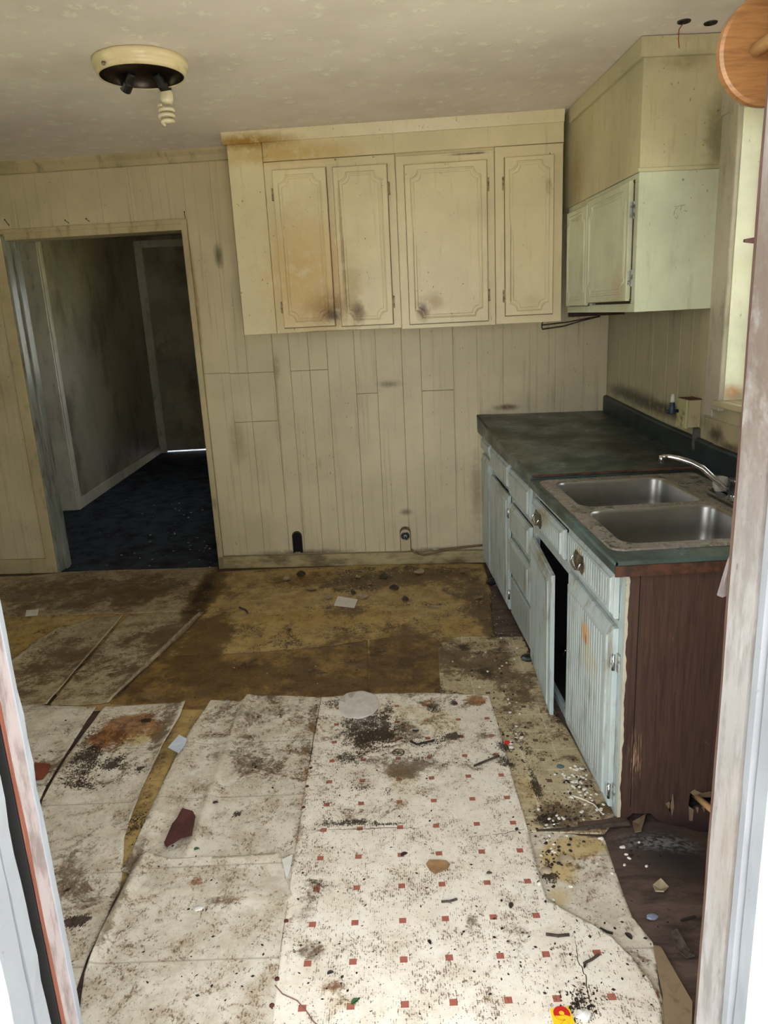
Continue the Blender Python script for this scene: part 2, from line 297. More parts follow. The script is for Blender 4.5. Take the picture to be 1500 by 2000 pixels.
# floor coverings: the attribute `soil` holds mould, rust, yellowing and grime with their own outlines
def lino(name, base, base2, yel, dots=None, speck=.5, sq=(150,70,52), seams=None, ribs=False, film=.5):
    t = NT(name); R, G, B, A = t.attr('soil')
    n1 = t.noise(3.2, (1,1,1), 6, .65); n2 = t.noise(24, (1,1,1), 6, .75, .3); n3 = t.noise(150, (1.6,.7,1), 3, .6); n4 = t.noise(9, (1,1,1), 7, .75, .2)
    k = t.mix(t.mr(n4, .38, .66), srgb(*base), srgb(*base2))
    X, Y, Z = t.sep(t.P)
    U = t.ma('SUBTRACT', t.ma('MULTIPLY', X, .99945), t.ma('MULTIPLY', Y, .0332)); V = t.ma('ADD', t.ma('MULTIPLY', X, .0332), t.ma('MULTIPLY', Y, .99945))
    rel = None
    if dots:
        c0, per, v0, pv = dots
        pu = t.ma('PINGPONG', t.ma('ADD', t.ma('SUBTRACT', U, c0), per*20), per/2)
        pv_ = t.ma('PINGPONG', t.ma('ADD', t.ma('SUBTRACT', V, v0), pv*40), pv/2)
        du = t.ma('ABSOLUTE', t.ma('SUBTRACT', pu, .0522))
        q = t.ma('MULTIPLY', t.ma('LESS_THAN', du, .0088), t.ma('LESS_THAN', pv_, .0082))
        # pale cross lines half way between the squares
        ln = t.ma('MAXIMUM', t.mr(t.ma('ABSOLUTE', t.ma('SUBTRACT', pv_, pv/2)), .004, .001), t.mr(t.ma('MINIMUM', pu, t.ma('ABSOLUTE', t.ma('SUBTRACT', pu, per/2))), .004, .001))
        k = t.mix(t.ma('MULTIPLY', ln, .35), k, srgb(240,230,205))
        k = t.mix(t.ma('MULTIPLY', q, .92), k, srgb(*sq)); rel = ln
    if seams:
        w, v_ = seams
        a1 = t.ma('PINGPONG', t.ma('ADD', V, v_+w*40), w/2)
        k = t.mix(t.ma('MULTIPLY', t.mr(a1, .004, .001), .4), k, srgb(110,96,76))
    n5 = t.noise(11, (1,1,1), 8, .8, .5); n6 = t.noise(75, (1,1,1), 5, .75, .8)
    k = t.mix(t.ma('MULTIPLY', t.mr(t.ma('ADD', B, t.ma('MULTIPLY', t.ma('SUBTRACT', n5, .5), 1.6)), .25, 1.0), .75), k, srgb(*yel))
    k = t.mix(t.ma('MULTIPLY', t.mr(n5, .46, .66), film), k, srgb(150,124,92))            # brown film in clouds
    k = t.mix(t.ma('MULTIPLY', t.mr(n6, .53, .62), t.ma('MULTIPLY_ADD', t.mr(n5, .42, .62), film*.75, film*.2)), k, srgb(132,102,70))   # worn scratches
    gm = t.mr(t.ma('ADD', A, t.ma('MULTIPLY', t.mr(A, 0, .3, .12, 1), t.ma('ADD', t.ma('MULTIPLY', t.ma('SUBTRACT', n1, .5), 2.2), t.ma('ADD', t.ma('MULTIPLY', t.ma('SUBTRACT', n5, .5), 2.6), t.ma('MULTIPLY', t.ma('SUBTRACT', n6, .5), 1.6))))), .10, .66)
    k = t.mix(t.ma('MULTIPLY', gm, .86), k, t.mix(t.mr(n6, .4, .6), srgb(74,54,34), srgb(102,78,48)))
    rs = t.mr(t.ma('ADD', G, t.ma('ADD', t.ma('MULTIPLY', t.ma('SUBTRACT', n5, .5), 1.6), t.ma('MULTIPLY', t.ma('SUBTRACT', n6, .5), 1.2))), .28, .80)
    k = t.mix(t.ma('MULTIPLY', rs, .9), k, t.mix(t.mr(n2, .4, .6), srgb(100,60,32), srgb(158,108,62)))
    if ribs:      # mould caught in the fine ribbed relief
        n3 = t.ma('ADD', n3, t.ma('ADD', t.ma('MULTIPLY', t.ma('SINE', t.ma('MULTIPLY', U, 1150)), .05), t.ma('MULTIPLY', t.ma('SINE', t.ma('MULTIPLY', V, 1400)), .03)))
    sp = t.ma('ADD', t.ma('MULTIPLY', n3, .55), t.ma('MULTIPLY', n6, .45))
    sk = t.mr(t.ma('ADD', sp, t.ma('MULTIPLY', t.mr(n5, .35, .68), .12)), .612, .650)
    k = t.mix(t.ma('MULTIPLY', sk, speck), k, srgb(98,72,48))
    dm = t.mr(t.ma('ADD', R, t.ma('MULTIPLY', t.mr(R, 0, .15, .35, 1), t.ma('ADD', t.ma('MULTIPLY', t.ma('SUBTRACT', sp, .5), 2.4), t.ma('MULTIPLY', t.ma('SUBTRACT', n5, .5), 1.6)))), .36, .60)
    k = t.mix(t.ma('MULTIPLY', dm, .92), k, srgb(42,29,20))
    cr = t.t.nodes.new('ShaderNodeAttribute'); cr.attribute_name = 'crest'
    k = t.mix(t.ma('MULTIPLY', cr.outputs['Fac'], t.mr(n6, .34, .52)), k, t.mix(.35, k, srgb(250,240,218)) if dots else t.mix(.45, k, srgb(226,214,190)))
    h = t.ma('ADD', n2, t.ma('MULTIPLY', n3, .5))
    return t.out(k, t.mr(n4, .3, .7, .38, .6), 0, h, .22, .002, .4)
M_l_dots = lino('cream_vinyl_with_red_squares', (238,230,216), (222,211,192), (204,176,96), (-.0199, .2213, -2.8130, .1137), .8, (158,70,54), ribs=True, film=.30)
M_l_dots2 = lino('older_vinyl_with_brown_squares', (200,186,154), (176,160,126), (176,146,80), (.4528, .2225, -1.9332, .1133), .8, (96,56,44), ribs=True, film=.65)
M_l_stone = lino('grey_cream_stone_vinyl', (222,214,198), (194,182,162), (190,162,90), None, .7, seams=(.305, .05), film=.55)
M_l_stone2 = lino('dirtier_stone_vinyl', (180,166,138), (150,134,106), (170,142,80), None, .8, seams=(.305, .05), film=.7)
M_l_yel = lino('yellow_old_linoleum', (186,160,104), (156,128,78), (176,144,72), None, .6, seams=(.23, 0), film=.8)
M_l_brown = lino('brown_stained_linoleum', (150,118,66), (72,52,30), (120,90,40), None, .5, film=.9)
t = NT('bare_rotten_subfloor'); a = t.noise(7, (1,3,1), 6, .7, .5); b_ = t.noise(60, (1,2,1), 4, .7)
k = t.mix(t.mr(a, .35, .68), srgb(98,80,70), srgb(56,44,38)); k = t.mix(t.ma('MULTIPLY', t.mr(b_, .62, .7), .5), k, srgb(120,104,92))
k = t.mix(t.ma('MULTIPLY', t.blob(fl(1330,1660), (.2,.16,.1), a), .8), k, srgb(34,32,34)); k = t.mix(t.ma('MULTIPLY', t.ma('MULTIPLY', t.blob(fl(1300,1640), (.2,.05,.1), a), t.mr(b_, .45, .55)), .6), k, srgb(150,150,150))
M_sub = t.out(k, .7, 0, a, .4, .004)
# ================================================================== the room
def sag(x, y): return -.075*math.exp(-((x-.95)/.30)**4-((y+2.5)/.42)**4) if x > .3 else 0.0
m = MB()
gx = [-3.4,-2,-1,0,.3]+[.34+.03*i for i in range(27)]+[1.2,1.35]; gy = [-3.45,-3.2]+[-3.15+.04*i for i in range(30)]+[-1.9,-1,0,.45]
for y in gy:
    for x in gx: m.v.append((x, y, sag(x, y)))
nx0 = len(gx)
for j in range(len(gy)-1):
    for i in range(nx0-1): m.f.append((j*nx0+i, j*nx0+i+1, (j+1)*nx0+i+1, (j+1)*nx0+i))
m.box((-3.4,-3.45,-.22), (1.35,.45,-.12)); struct(m.build('floor', M_sub, smooth=True))
m = MB(); m.box((-3.4,-3.5,H), (1.35,.5,H+.1)); struct(m.build('ceiling', M_ceil))
DU0, DU1, DZ = -2.13, -1.125, 1.955       # doorway in the back wall
m = MB(); m.box((-3.3,-.12,0), (DU0,-.004,H), W); m.box((DU0,-.12,DZ), (DU1,-.004,H), W); m.box((DU1,-.12,0), (1.26,-.004,H), W)
wb = struct(m.build('wall_back', M_groove))
def board(u0, u1, z0, z1, T, parent, mt, d0=-.004, d1=.0022, g=.0009):
    b = MB(); b.cbox((u0+g, d0, z0), (u1-g, d1, z1), T, .0011 if g > .0006 else .0005); return b.build('wall_board', mt, parent)
low = [BW(x, 652)[0] for x in (400,441,477,529.5,562,600,636,690,732,783,820,884,931,982,1035,1085,1140,1190)]
low[0] = DU1+.03; low[-1] = 1.15
zs1 = {1: 1.165, 2: 1.158}
for i in range(len(low)-1):
    cuts = [.08, H]
    if i in (0,1,2): cuts = [.08, .884, 1.16, H] if i > 0 else [.08, 1.165, H]
    if i in (4,5): cuts = [.08, 1.16, H]
    if i in (7,): cuts = [.08, 1.018, H]
    if i == 10: cuts = [.08, 1.018, H]
    for a, b in zip(cuts[:-1], cuts[1:]):
        board(low[i], low[i+1], a, b-(.003 if b < H else 0), W, wb, M_wall, d1=.0022+random.uniform(-.0004,.0004), g=(.0009 if 2 <= i <= 10 else .0004))
top = [BW(x, 322)[0] for x in (-60,10,40,118,188,248,288,345,410)]; top = [-2.3]+[u for u in top if -2.28 < u < -1.12]+[DU1+.03]
for a, b in zip(top[:-1], top[1:]): board(a, b, DZ+.03, H, W, wb, M_wall, g=.0004)
lf = [-3.2, -3.0, -2.78, -2.62, -2.5, -2.39, -2.3, DU0-.07]
for a, b in zip(lf[:-1], lf[1:]): board(a, b, .09, H if b < -2.25 else DZ+.03, W, wb, M_wall, g=.0004)
# right wall with the window opening
WY0, WY1, WZ0, WZ1 = -2.36, -1.46, 1.075, 2.06
m = MB(); m.box((WX,-3.45,0), (WX+.1,WY0,H)); m.box((WX,WY1,0), (WX+.1,.1,H)); m.box((WX,WY0,0), (WX+.1,WY1,WZ0-.02)); m.box((WX,WY0,WZ1), (WX+.1,WY1,H))
wr = struct(m.build('wall_right', M_wallR))
ys = [XP(p, 617, WX)[1] for p in (1358,1334,1308,1280,1245,1215)]; ys = [-1.31]+ys+[-.125]
TR = SX(WX)
for a, b in zip(ys[:-1], ys[1:]): board(a, b, .86, 1.46, TR, wr, M_wallR, 0, .005)
board(-1.70, -1.31, .80, .995, TR, wr, M_wallR, 0, .004); board(-2.45, -1.70, .80, .995, TR, wr, M_wallR, 0, .004)
m = MB(); m.box((-3.0,-3.45,0), (-2.9,-2.7,H)); m.box((-3.0,-1.5,0), (-2.9,.45,H)); m.box((-3.0,-2.7,0), (-2.9,-1.5,.9)); m.box((-3.0,-2.7,2.0), (-2.9,-1.5,H)); struct(m.build('wall_left', M_wall))
wn2 = thing('added_window', 'x', 'x', (-2.95,-2.1,.9)); del wn2['label'], wn2['category']; struct(wn2)  # unseen window, added to light the room from the left
m = MB()
for a, b in (((-2.7,.9),(-2.65,2.0)),((-1.55,.9),(-1.5,2.0)),((-2.65,.9),(-1.55,.95)),((-2.65,1.95),(-1.55,2.0)),((-2.65,1.43),(-1.55,1.47))): m.box((-2.98,a[0],a[1]), (-2.95,b[0],b[1]))
f2 = m.build('sash', M_trim, wn2)
for z0, z1 in ((.95,1.43),(1.47,1.95)):
    m = MB(); m.box((-2.967,-2.65,z0), (-2.963,-1.55,z1)); m.build('pane', M_glass, f2)
m = MB()
for a, b in (((-2.78,.82),(-2.7,2.08)),((-1.5,.82),(-1.42,2.08)),((-2.7,2.0),(-1.5,2.08)),((-2.7,.82),(-1.5,.9))): m.box((-2.9,a[0],a[1]), (-2.882,b[0],b[1]))
m.build('casing', M_trim, wn2)
JL, JR, JY = -.628, .245, -3.35
m = MB(); m.box((-2.9,-3.45,0), (JL-.03,-3.352,H)); m.box((JR+.03,-3.45,0), (WX,-3.352,H)); m.box((JL-.03,-3.45,2.03), (JR+.03,-3.352,H)); struct(m.build('wall_front', M_wall))

# trims of the back wall
m = MB(); m.box((DU1,.004,0), (1.15,.016,.075), W); bb = struct(m.build('baseboard_back', M_base, bevel=.002))
m = MB(); m.box((-3.2,.004,0), (DU0-.02,.02,.09), W); struct(m.build('baseboard_left', M_trim, bevel=.002))
m = MB(); m.prism([(0,H),(.0,H-.062),(.012,H-.058),(.016,H-.03),(.03,H-.012),(.034,H)], 0, 1, lambda p: W((-3.2+p[1]*2.42, .004+p[0], p[2]))); struct(m.build('trim_1', M_trim))
# doorway casing and jambs
dc = thing('trim_2', 'x', 'x', W((DU0,0,0))); del dc['label'], dc['category']; struct(dc)
m = MB(); m.box((DU0-.075,.004,0), (DU0-.012,.022,DZ+.045), W); m.build('casing', M_trim, dc, bevel=.003)
m = MB(); m.box((DU1,.004,0), (DU1+.028,.016,DZ+.03), W); m.build('casing', M_trim, dc, bevel=.002)
m = MB(); m.box((DU0-.075,.004,DZ+.01), (DU1+.03,.014,DZ+.034), W); m.build('head_casing', M_trim, dc, bevel=.002)
m = MB(); m.box((DU0-.012,-.13,0), (DU0+.004,.018,DZ), W); m.build('jamb', M_trimD, dc, bevel=.002)
m = MB(); m.box((DU0+.004,-.09,0), (DU0+.016,-.05,DZ), W); m.build('door_stop', M_trimD, dc, bevel=.002)
m = MB(); m.box((DU1-.004,-.13,0), (DU1+.004,.012,DZ), W); m.build('jamb', M_trim, dc)
m = MB(); m.box((DU0,-.13,DZ-.022), (DU1,.010,DZ+.012), W); m.build('head_jamb', M_trim, dc, bevel=.002)
# the hall beyond
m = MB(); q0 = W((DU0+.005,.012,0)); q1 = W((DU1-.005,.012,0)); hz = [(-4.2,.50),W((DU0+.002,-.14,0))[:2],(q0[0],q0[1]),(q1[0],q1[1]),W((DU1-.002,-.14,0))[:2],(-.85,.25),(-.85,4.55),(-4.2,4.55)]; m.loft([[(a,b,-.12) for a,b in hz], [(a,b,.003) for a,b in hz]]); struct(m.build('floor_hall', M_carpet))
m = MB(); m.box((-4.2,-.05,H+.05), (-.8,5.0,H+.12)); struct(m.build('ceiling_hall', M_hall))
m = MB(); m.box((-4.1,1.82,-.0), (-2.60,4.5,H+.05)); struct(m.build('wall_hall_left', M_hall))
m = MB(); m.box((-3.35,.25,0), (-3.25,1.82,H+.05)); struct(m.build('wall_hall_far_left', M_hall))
m = MB(); m.box((-1.0,.17,0), (-.9,1.3,H+.05)); m.box((-1.0,1.9,0), (-.9,4.5,H+.05)); m.box((-1.0,1.3,0), (-.9,1.9,1.1)); m.box((-1.0,1.3,1.8), (-.9,1.9,H+.05)); struct(m.build('wall_hall_right', M_hall))  # unseen opening in this wall, added to let daylight into the hall
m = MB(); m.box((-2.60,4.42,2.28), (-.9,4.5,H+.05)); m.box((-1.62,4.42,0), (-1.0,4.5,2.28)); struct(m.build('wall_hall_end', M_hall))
m = MB(); m.box((-2.6,1.86,0), (-2.585,4.40,.09)); struct(m.build('baseboard_hall', M_hallt, bevel=.002))
m = MB(); m.box((-2.77,1.795,0), (-2.595,1.82,H)); m.box((-2.6,1.8,0), (-2.582,1.86,H)); struct(m.build('trim_3', M_hallt, bevel=.004))
hd = thing('door_1', 'x', 'x', (-2.05,4.4,0)); del hd['label'], hd['category']; struct(hd)
m = MB(); m.box((-2.56,4.405,.022), (-1.60,4.45,2.30)); m.build('door_slab', M_hall, hd)
for a in ((-2.6,4.385,0,-2.515,4.42,2.33), (-1.635,4.385,0,-1.55,4.42,2.33)):
    m = MB(); m.box(a[:3], a[3:]); m.build('casing', M_hallt, hd, bevel=.003)
m = MB(); m.box((-2.6,4.38,2.255), (-1.55,4.415,2.33)); m.build('head_casing', M_hallt, hd, bevel=.003)
m = MB(); m.box((-1.75,4.35,.98), (-1.70,4.41,1.02)); m.build('door_handle', M_oldmetal, hd, bevel=.01)

# window on the right wall
wn = thing('window_1', 'x', 'x', (WX,-1.9,WZ0)); del wn['label'], wn['category']; struct(wn)
M_casing = paint('grey_cream_casing_paint', (190,181,160), dirt=(96,84,66), amt=.6, st=(3,3,1), scale=6, lo=.5, hi=.75, spots=.7, rough=.45)
def casing(y0, y1, z0, z1, th=.018, nm='casing'):
    m = MB(); m.cbox((y0, 0, z0), (y1, th, z1), TR, .003); return m.build(nm, M_casing, wn)
casing(-1.395, -1.325, 1.005, 2.14, .014); casing(-1.462, -1.392, 1.035, 2.14, .022)
casing(-2.46, -2.36, 1.005, 2.14); casing(-2.46, -1.325, 2.062, 2.15, .02, 'head_casing')
m = MB(); m.box((WY0,0-.1,WZ0-.02), (WY1,.0,WZ0), TR); m.box((WY0-.04,0,WZ0-.022), (WY1+.035,.03,WZ0-.001), TR); m.build('window_sill', M_trim, wn, bevel=.003)
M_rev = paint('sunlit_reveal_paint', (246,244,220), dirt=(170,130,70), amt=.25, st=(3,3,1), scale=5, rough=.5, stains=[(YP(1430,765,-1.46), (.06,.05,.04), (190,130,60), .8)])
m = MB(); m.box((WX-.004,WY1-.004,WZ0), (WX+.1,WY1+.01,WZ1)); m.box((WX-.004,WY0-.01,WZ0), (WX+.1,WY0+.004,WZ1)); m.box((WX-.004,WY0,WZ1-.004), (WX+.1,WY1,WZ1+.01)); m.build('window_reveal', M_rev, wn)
m = MB()
for a, b in (((WY1-.024, WZ0), (WY1, WZ1)), ((WY0, WZ0), (WY0+.024, WZ1)), ((WY0+.024, WZ0), (WY1-.024, WZ0+.04)), ((WY0+.024, WZ1-.035), (WY1-.024, WZ1)), ((WY0+.024, 1.550), (WY1-.024, 1.580))):
    m.box((WX+.090, a[0], a[1]), (WX+.112, b[0], b[1]))
fr = m.build('sash', M_trim, wn, bevel=.003)
for z0, z1 in ((WZ0+.04,1.550), (1.580,WZ1-.035)):
    m = MB(); m.box((WX+.099,WY0+.024,z0), (WX+.102,WY1-.024,z1)); m.build('pane', M_glass, fr)

# entrance frame the picture is taken through
ed = thing('door_2', 'x', 'x', (-.19,JY,0)); del ed['label'], ed['category']; struct(ed)
def wavy(x0, x1, y0, y1, z0, z1, amp, n=60, sd=0, side=1, nm='jamb', mt=None, par=None):
    """a post whose inner edge is chipped and uneven along its height"""
    rings = []
    for i in range(n+1):
        z = z0+(z1-z0)*i/n; w = amp*(mn.noise(Vector((z*9+sd, sd*3.1, 0)))+.6*mn.noise(Vector((z*31+sd, 0, sd))))
        w2 = amp*.8*mn.noise(Vector((z*17+sd, 5, sd)))
        if side > 0: rings.append([(x0,y0,z),(x1+w2*.5,y0+w2,z),(x1+w,y1+w,z),(x0,y1,z)])
        else: rings.append([(x1,y0,z),(x0+w2*.5,y0+w2,z),(x0+w,y1+w,z),(x1,y1,z)])
    m = MB(); m.loft(rings); return m.build(nm, mt, par)
# left side: white edge bead, mauve jamb, orange edge, dark gap, outer white casing
wavy(JL-.03, JL, -3.36, JY, -.05, 2.03, .0022, sd=1, nm='edge_bead', mt=M_outw, par=ed)
wavy(JL-.03, JL-.002, -3.391, -3.36, -.05, 2.03, .0006, sd=2, nm='jamb', mt=M_mauve, par=ed)
wavy(JL-.003, JL-.0014, -3.3975, -3.3912, -.05, 2.03, .0008, sd=3, nm='jamb_edge', mt=M_orange, par=ed)
m = MB(); m.box((JL-.06,-3.44,-.05), (JL-.020,-3.398,2.03)); m.box((JL-.03,-3.3992,-.05), (JL-.0045,-3.3915,2.03)); m.build('rebate', M_dark, ed)
wavy(JL-.10, JL, -3.452, -3.427, -.2, 2.05, .0024, sd=4, nm='outer_casing', mt=M_outw, par=ed)
m = MB(); m.box((JL-.10,-3.460,-.2), (JL-.006,-3.452,2.05)); m.build('casing_groove', plain('blue_grey_groove', (120,134,160), .7), ed)
wavy(JL-.30, JL+.002, -3.50, -3.460, -.2, 2.10, .002, sd=5, nm='brick_mould', mt=M_outw, par=ed)
# right side
wavy(JR+.001, JR+.04, -3.356, JY+.004, -.05, 2.03, .003, sd=6, side=-1, nm='jamb_edge', mt=M_rawedge, par=ed)
wavy(JR-.001, JR+.03, -3.414, -3.356, -.05, 2.03, .0022, sd=7, side=-1, nm='jamb', mt=M_oxb, par=ed)
m = MB(); m.box((JR+.006,-3.428,-.05), (JR+.03,-3.414,2.03)); m.build('rebate', plain('grey_weather_seal', (126,124,126), .9, vary=.3), ed)
wavy(JR-.004, JR+.03, -3.44, -3.428, -.05, 2.03, .0016, sd=8, side=-1, nm='door_stop', mt=M_outw, par=ed)
wavy(JR+.002, JR+.16, -3.47, -3.445, -.2, 2.05, .002, sd=9, side=-1, nm='outer_casing', mt=M_outw, par=ed)
m = MB(); m.box((JL-.03,-3.45,2.0), (JR+.03,-3.35,2.03)); m.build('head_jamb', M_mauve, ed)
m = MB(); m.box((JL-.03,-3.50,-.05), (JR+.03,-3.35,.012)); m.build('threshold', M_oxb, ed, bevel=.004)
# outside
m = MB(); m.box((-30,-40,-.5), (40,40,-.42)); struct(m.build('ground', M_grass))
m = MB(); m.box((-9,-14,-.42), (4.5,-5.6,-.40)); struct(m.build('bounce_slab', M_conc))  # unseen pale slab, added to bounce warm light up to the ceiling
m = MB(); m.box((-2.2,-5.6,-.42), (2.0,-3.5,-.14)); struct(m.build('porch_slab', M_conc, bevel=.01))
m = MB(); m.box((-3.0,-3.53,-.42), (JL-.28,-3.45,2.7)); m.box((JR+.14,-3.50,-.42), (1.25,-3.45,2.7)); struct(m.build('wall_outside', M_outw))

# torn lint cloth stuck to the right jamb, strike plate
pts = [(1449,905),(1452,960),(1447,1010),(1440,1060),(1428,1100),(1418,1135),(1404,1165),(1412,1168),(1432,1166),(1440,1140),(1449,1100),(1458,1050),(1462,980),(1459,905)]
q = [YP(x, y, JY+.003) for x, y in pts]
m = MB(); m.loft([[(p[0], p[1]+.004+.004*math.sin(i*1.7), p[2]) for i, p in enumerate(q)], [(p[0], p[1]+.008+.004*math.sin(i*1.7), p[2]) for i, p in enumerate(q)]])
solo(m.build('rag', M_cloth), 'torn grey strip of cloth hanging from the edge of the right door jamb', 'rag')
sp = thing('strike_plate', 'dark brown metal strike plate with a pointed tongue on the right door jamb', 'strike plate', (JR+.015, JY+.005, 1.50))
m = MB(); p0 = [YP(x, y, JY+.006) for x, y in ((1500,400),(1492,440),(1486,461),(1454,467),(1453,473),(1486,477),(1500,478))]
m.loft([[(p[0], JY+.004, p[2]) for p in p0], [(p[0], JY+.008, p[2]) for p in p0]]); m.build('tongue', plain('dark_brown_iron', (74,48,44), .6, .3), sp)
m = MB(); m.box((JR+.008,JY+.004,1.40), (JR+.035,JY+.007,1.56)); m.build('plate', plain('brown_iron', (96,62,54), .6, .3), sp)

# ================================================================== ceiling lamp
LC = fl(278, 152, 2.27); LC = Vector((LC[0], LC[1], H)); LR = .145
lp = thing('ceiling_lamp', 'round cream flush ceiling lamp missing its shade, with one spiral bulb', 'lamp', LC)
m = MB(); m.lathe([(LR+.004,0),(LR+.014,-.004),(LR+.012,-.026),(LR+.004,-.030),(LR+.006,-.036),(LR+.001,-.052),(LR-.004,-.052),(LR-.006,-.012),(.02,-.010)], LC, n=56, cap=False); m.build('lamp_pan', M_lampw, lp, smooth=True)
m = MB(); m.lathe([(LR-.005,-.050),(LR-.009,-.013),(.001,-.0125)], LC, n=56, cap=False); m.build('lamp_reflector', M_lampd, lp, smooth=True)
s1 = fl(245,176,2.268); b1 = fl(326,178,2.266); ctr = LC
for s in (s1, b1):
    s = Vector(s); root = Vector((s.x + (LC.x-s.x)*.45, s.y+(LC.y-s.y)*.35, H-.014)); ax = (s-root).normalized()
    m = MB(); L = (s-root).length; m.lathe([(.012,0),(.016,.004),(.017,L*.5),(.020,L*.55),(.020,L),(.012,L)], root, ax, 16, cap=True); m.build('bulb_socket', M_black, lp, smooth=False, bevel=.001)
    last = (s, ax)
s, ax = last; ax = Vector((-.10,-.12,-1)).normalized()
bt = s
m = MB(); m.lathe([(.012,-.008),(.020,0),(.024,.012),(.024,.034),(.019,.043),(.010,.046)], bt, ax, 20); bo = m.build('bulb', M_cfl, lp, smooth=True)
a = ax.orthogonal().normalized(); b = ax.cross(a); pts = []
for k in range(0, 79):
    th = k/78*3.3*2*math.pi; r = .024 if k < 60 else .024-.015*(k-60)/18
    pts.append(bt + ax*(.052+.062*k/78) + a*math.cos(th)*r + b*math.sin(th)*r)
m = MB(); m.tube(pts, .0068, 8); m.build('bulb_spiral', M_cfl, bo, smooth=True)
for k in range(2):
    an = 2.2+k*1.9; m = MB(); m.lathe([(.003,0),(.006,.002),(.006,.009),(.001,.010)], LC+Vector((math.cos(an)*(LR+.004), -abs(math.sin(an))*(LR+.004), -.042)), (math.cos(an),-abs(math.sin(an)),0), 10); m.build('screw', M_oldmetal, lp)
# ceiling holes and the red wire
for i, (px, py) in enumerate(((1336,41),(1388,44))):
    p = fl(px, py, H); m = MB(); m.lathe([(.006,0),(.014,-.0008),(.019,-.004),(.021,-.004),(.022,0)], p, n=20)
    solo(m.build('ceiling_grommet', M_black), ['small dark ring in the ceiling with a red wire beside it, left of two', 'small dark ring in the ceiling, right of two, nearer the wooden disc'][i], 'grommet')
p = Vector(fl(1334, 44, H)); q = [p+Vector((0,0,-.003)), p+Vector((-.012,0,-.02)), p+Vector((-.014,-.004,-.05)), p+Vector((-.010,-.004,-.075))]
m = MB(); m.tube(q, .0016, 6); solo(m.build('wire', plain('red_wire', (150,50,36), .5)), 'thin red wire dangling from a hole in the ceiling', 'wire')

# wooden disc holder
DYY = -3.13; c = YP(1507, 95, DYY); R0 = .0615*(EYE[1]*-1+DYY)/1.05
dh = thing('roll_holder', 'round orange-brown wooden disc with a pale dowel, top right corner by the window', 'roll holder', (c[0], JY, c[2]-.07))
m = MB(); rr_ = .066; m.lathe([(rr_-.004,0),(rr_,.003),(rr_,.013),(rr_-.004,.016)], (c[0], DYY, c[2]), (0,1,0), 56); m.build('disc', M_wood, dh, smooth=False)
rt = YP(1476, 98, DYY)
m = MB(); m.lathe([(.0085,0),(.0085,.19)], (rt[0], DYY+.004, rt[2]), (0,-1,0), 20); m.build('dowel', M_dowel, dh, smooth=True)
m = MB(); m.lathe([(.035,0),(.038,.003),(.038,.012),(.034,.015)], (rt[0]+.01, JY-.002, rt[2]), (0,1,0), 32); m.build('mount', M_wood, dh)

# nails above the doorway
def nail(px0, py0, px1, py1, lab, off=.004):
    a = Vector(wv(px0, py0, off+.03)); b = Vector(wv(px1, py1, off)); b += Vector(W((0,-.006,0)))
    m = MB(); m.tube([a, b], .0017, 6); d = (a-b).normalized(); m.lathe([(.0035,0),(.0035,.0015)], a, d, 8)
    solo(m.build('nail', M_dark), lab, 'nail')
nail(9,429,18,442, 'bent nail at the top left corner of the doorway')
nail(127,430,134,436, 'nail above the doorway, second from the left'); nail(168,427,174,433, 'nail above the middle of the doorway')
nail(360,414,361,428, 'upright nail at the top right corner of the doorway')

# ================================================================== wall-hung cabinets
def ornate(parent, T, a0, a1, z0, z1, d0, mt, hmt, hinges=(), th=.018, corner=.045, ins=.030, tilt=0.0, relief=.0035):
    """slab door with a raised bead whose corners step in with a hollow quarter round"""
    m = MB(); m.box((a0+.007, d0, z0+.007), (a1-.007, d0+.006, z1-.007), T); m.cbox((a0, d0+.006, z0), (a1, d0+th+.002, z1), T, .003); dr = m.build('cabinet_door', mt, parent); th += .002
    m = MB(); m.box((a0-.0028, d0-.001, z0-.003), (a1+.0028, d0+.0012, z1+.0025), T); m.build('gap_shade_edge', M_outline, dr)  # dark plate behind the door colours in the shade of its gap
    for extra, r in ((0, .0058), (.014, .0032)):
        A0, A1, B0, B1 = a0+ins+extra, a1-ins-extra, z0+ins+extra, z1-ins-extra; k = corner; s = .010
        P = []
        def arc(cx, cy, t0, t1):
            for i in range(9):
                t = math.radians(t0+(t1-t0)*i/8); P.append((cx+math.cos(t)*(k-s), cy+math.sin(t)*(k-s)))
        P += [(A0, B0+k)]; arc(A0, B0, 90, 0); P += [(A0+k, B0), (A1-k, B0)]; arc(A1, B0, 180, 90); P += [(A1, B0+k), (A1, B1-k)]; arc(A1, B1, 270, 180); P += [(A1-k, B1), (A0+k, B1)]; arc(A0, B1, 0, -90); P += [(A0, B1-k)]
        m = MB(); m.tube([T((x, d0+th-.0008, y)) for x, y in P], r, 6, True, .8); m.build('moulding', mt, dr, smooth=True)
    for side, z in hinges:
        x = a0 if side < 0 else a1
        m = MB(); m.box((x-.012, d0, z-.030), (x+.012, d0+.006, z+.030), T)
        for k in range(5): m.lathe([(.0045,0),(.0045,.009)], T((x+side*.002, d0+.012, z-.026+k*.011)), (0,0,1), 8)
        m.build('hinge', hmt, dr)
    return dr
CX0, CX1, CZ0, CZ1 = -.763, .850, 1.372, H-.045
mc = thing('wall_cabinet', 'yellowed cream four-door wall cabinet hanging on the back wall with smoky brown stains', 'cabinet', W((0,.155,CZ0)), math.atan(SLOPE))
m = MB(); m.box((CX0,.005,CZ0+.01), (CX1,O-.018,H-.003), W); m.build('carcass', M_cab, mc)
m = MB(); m.cbox((CX0,O-.018,CZ0), (-.592,O,CZ1), W, .002); fp = m.build('filler_panel', M_cab, mc)
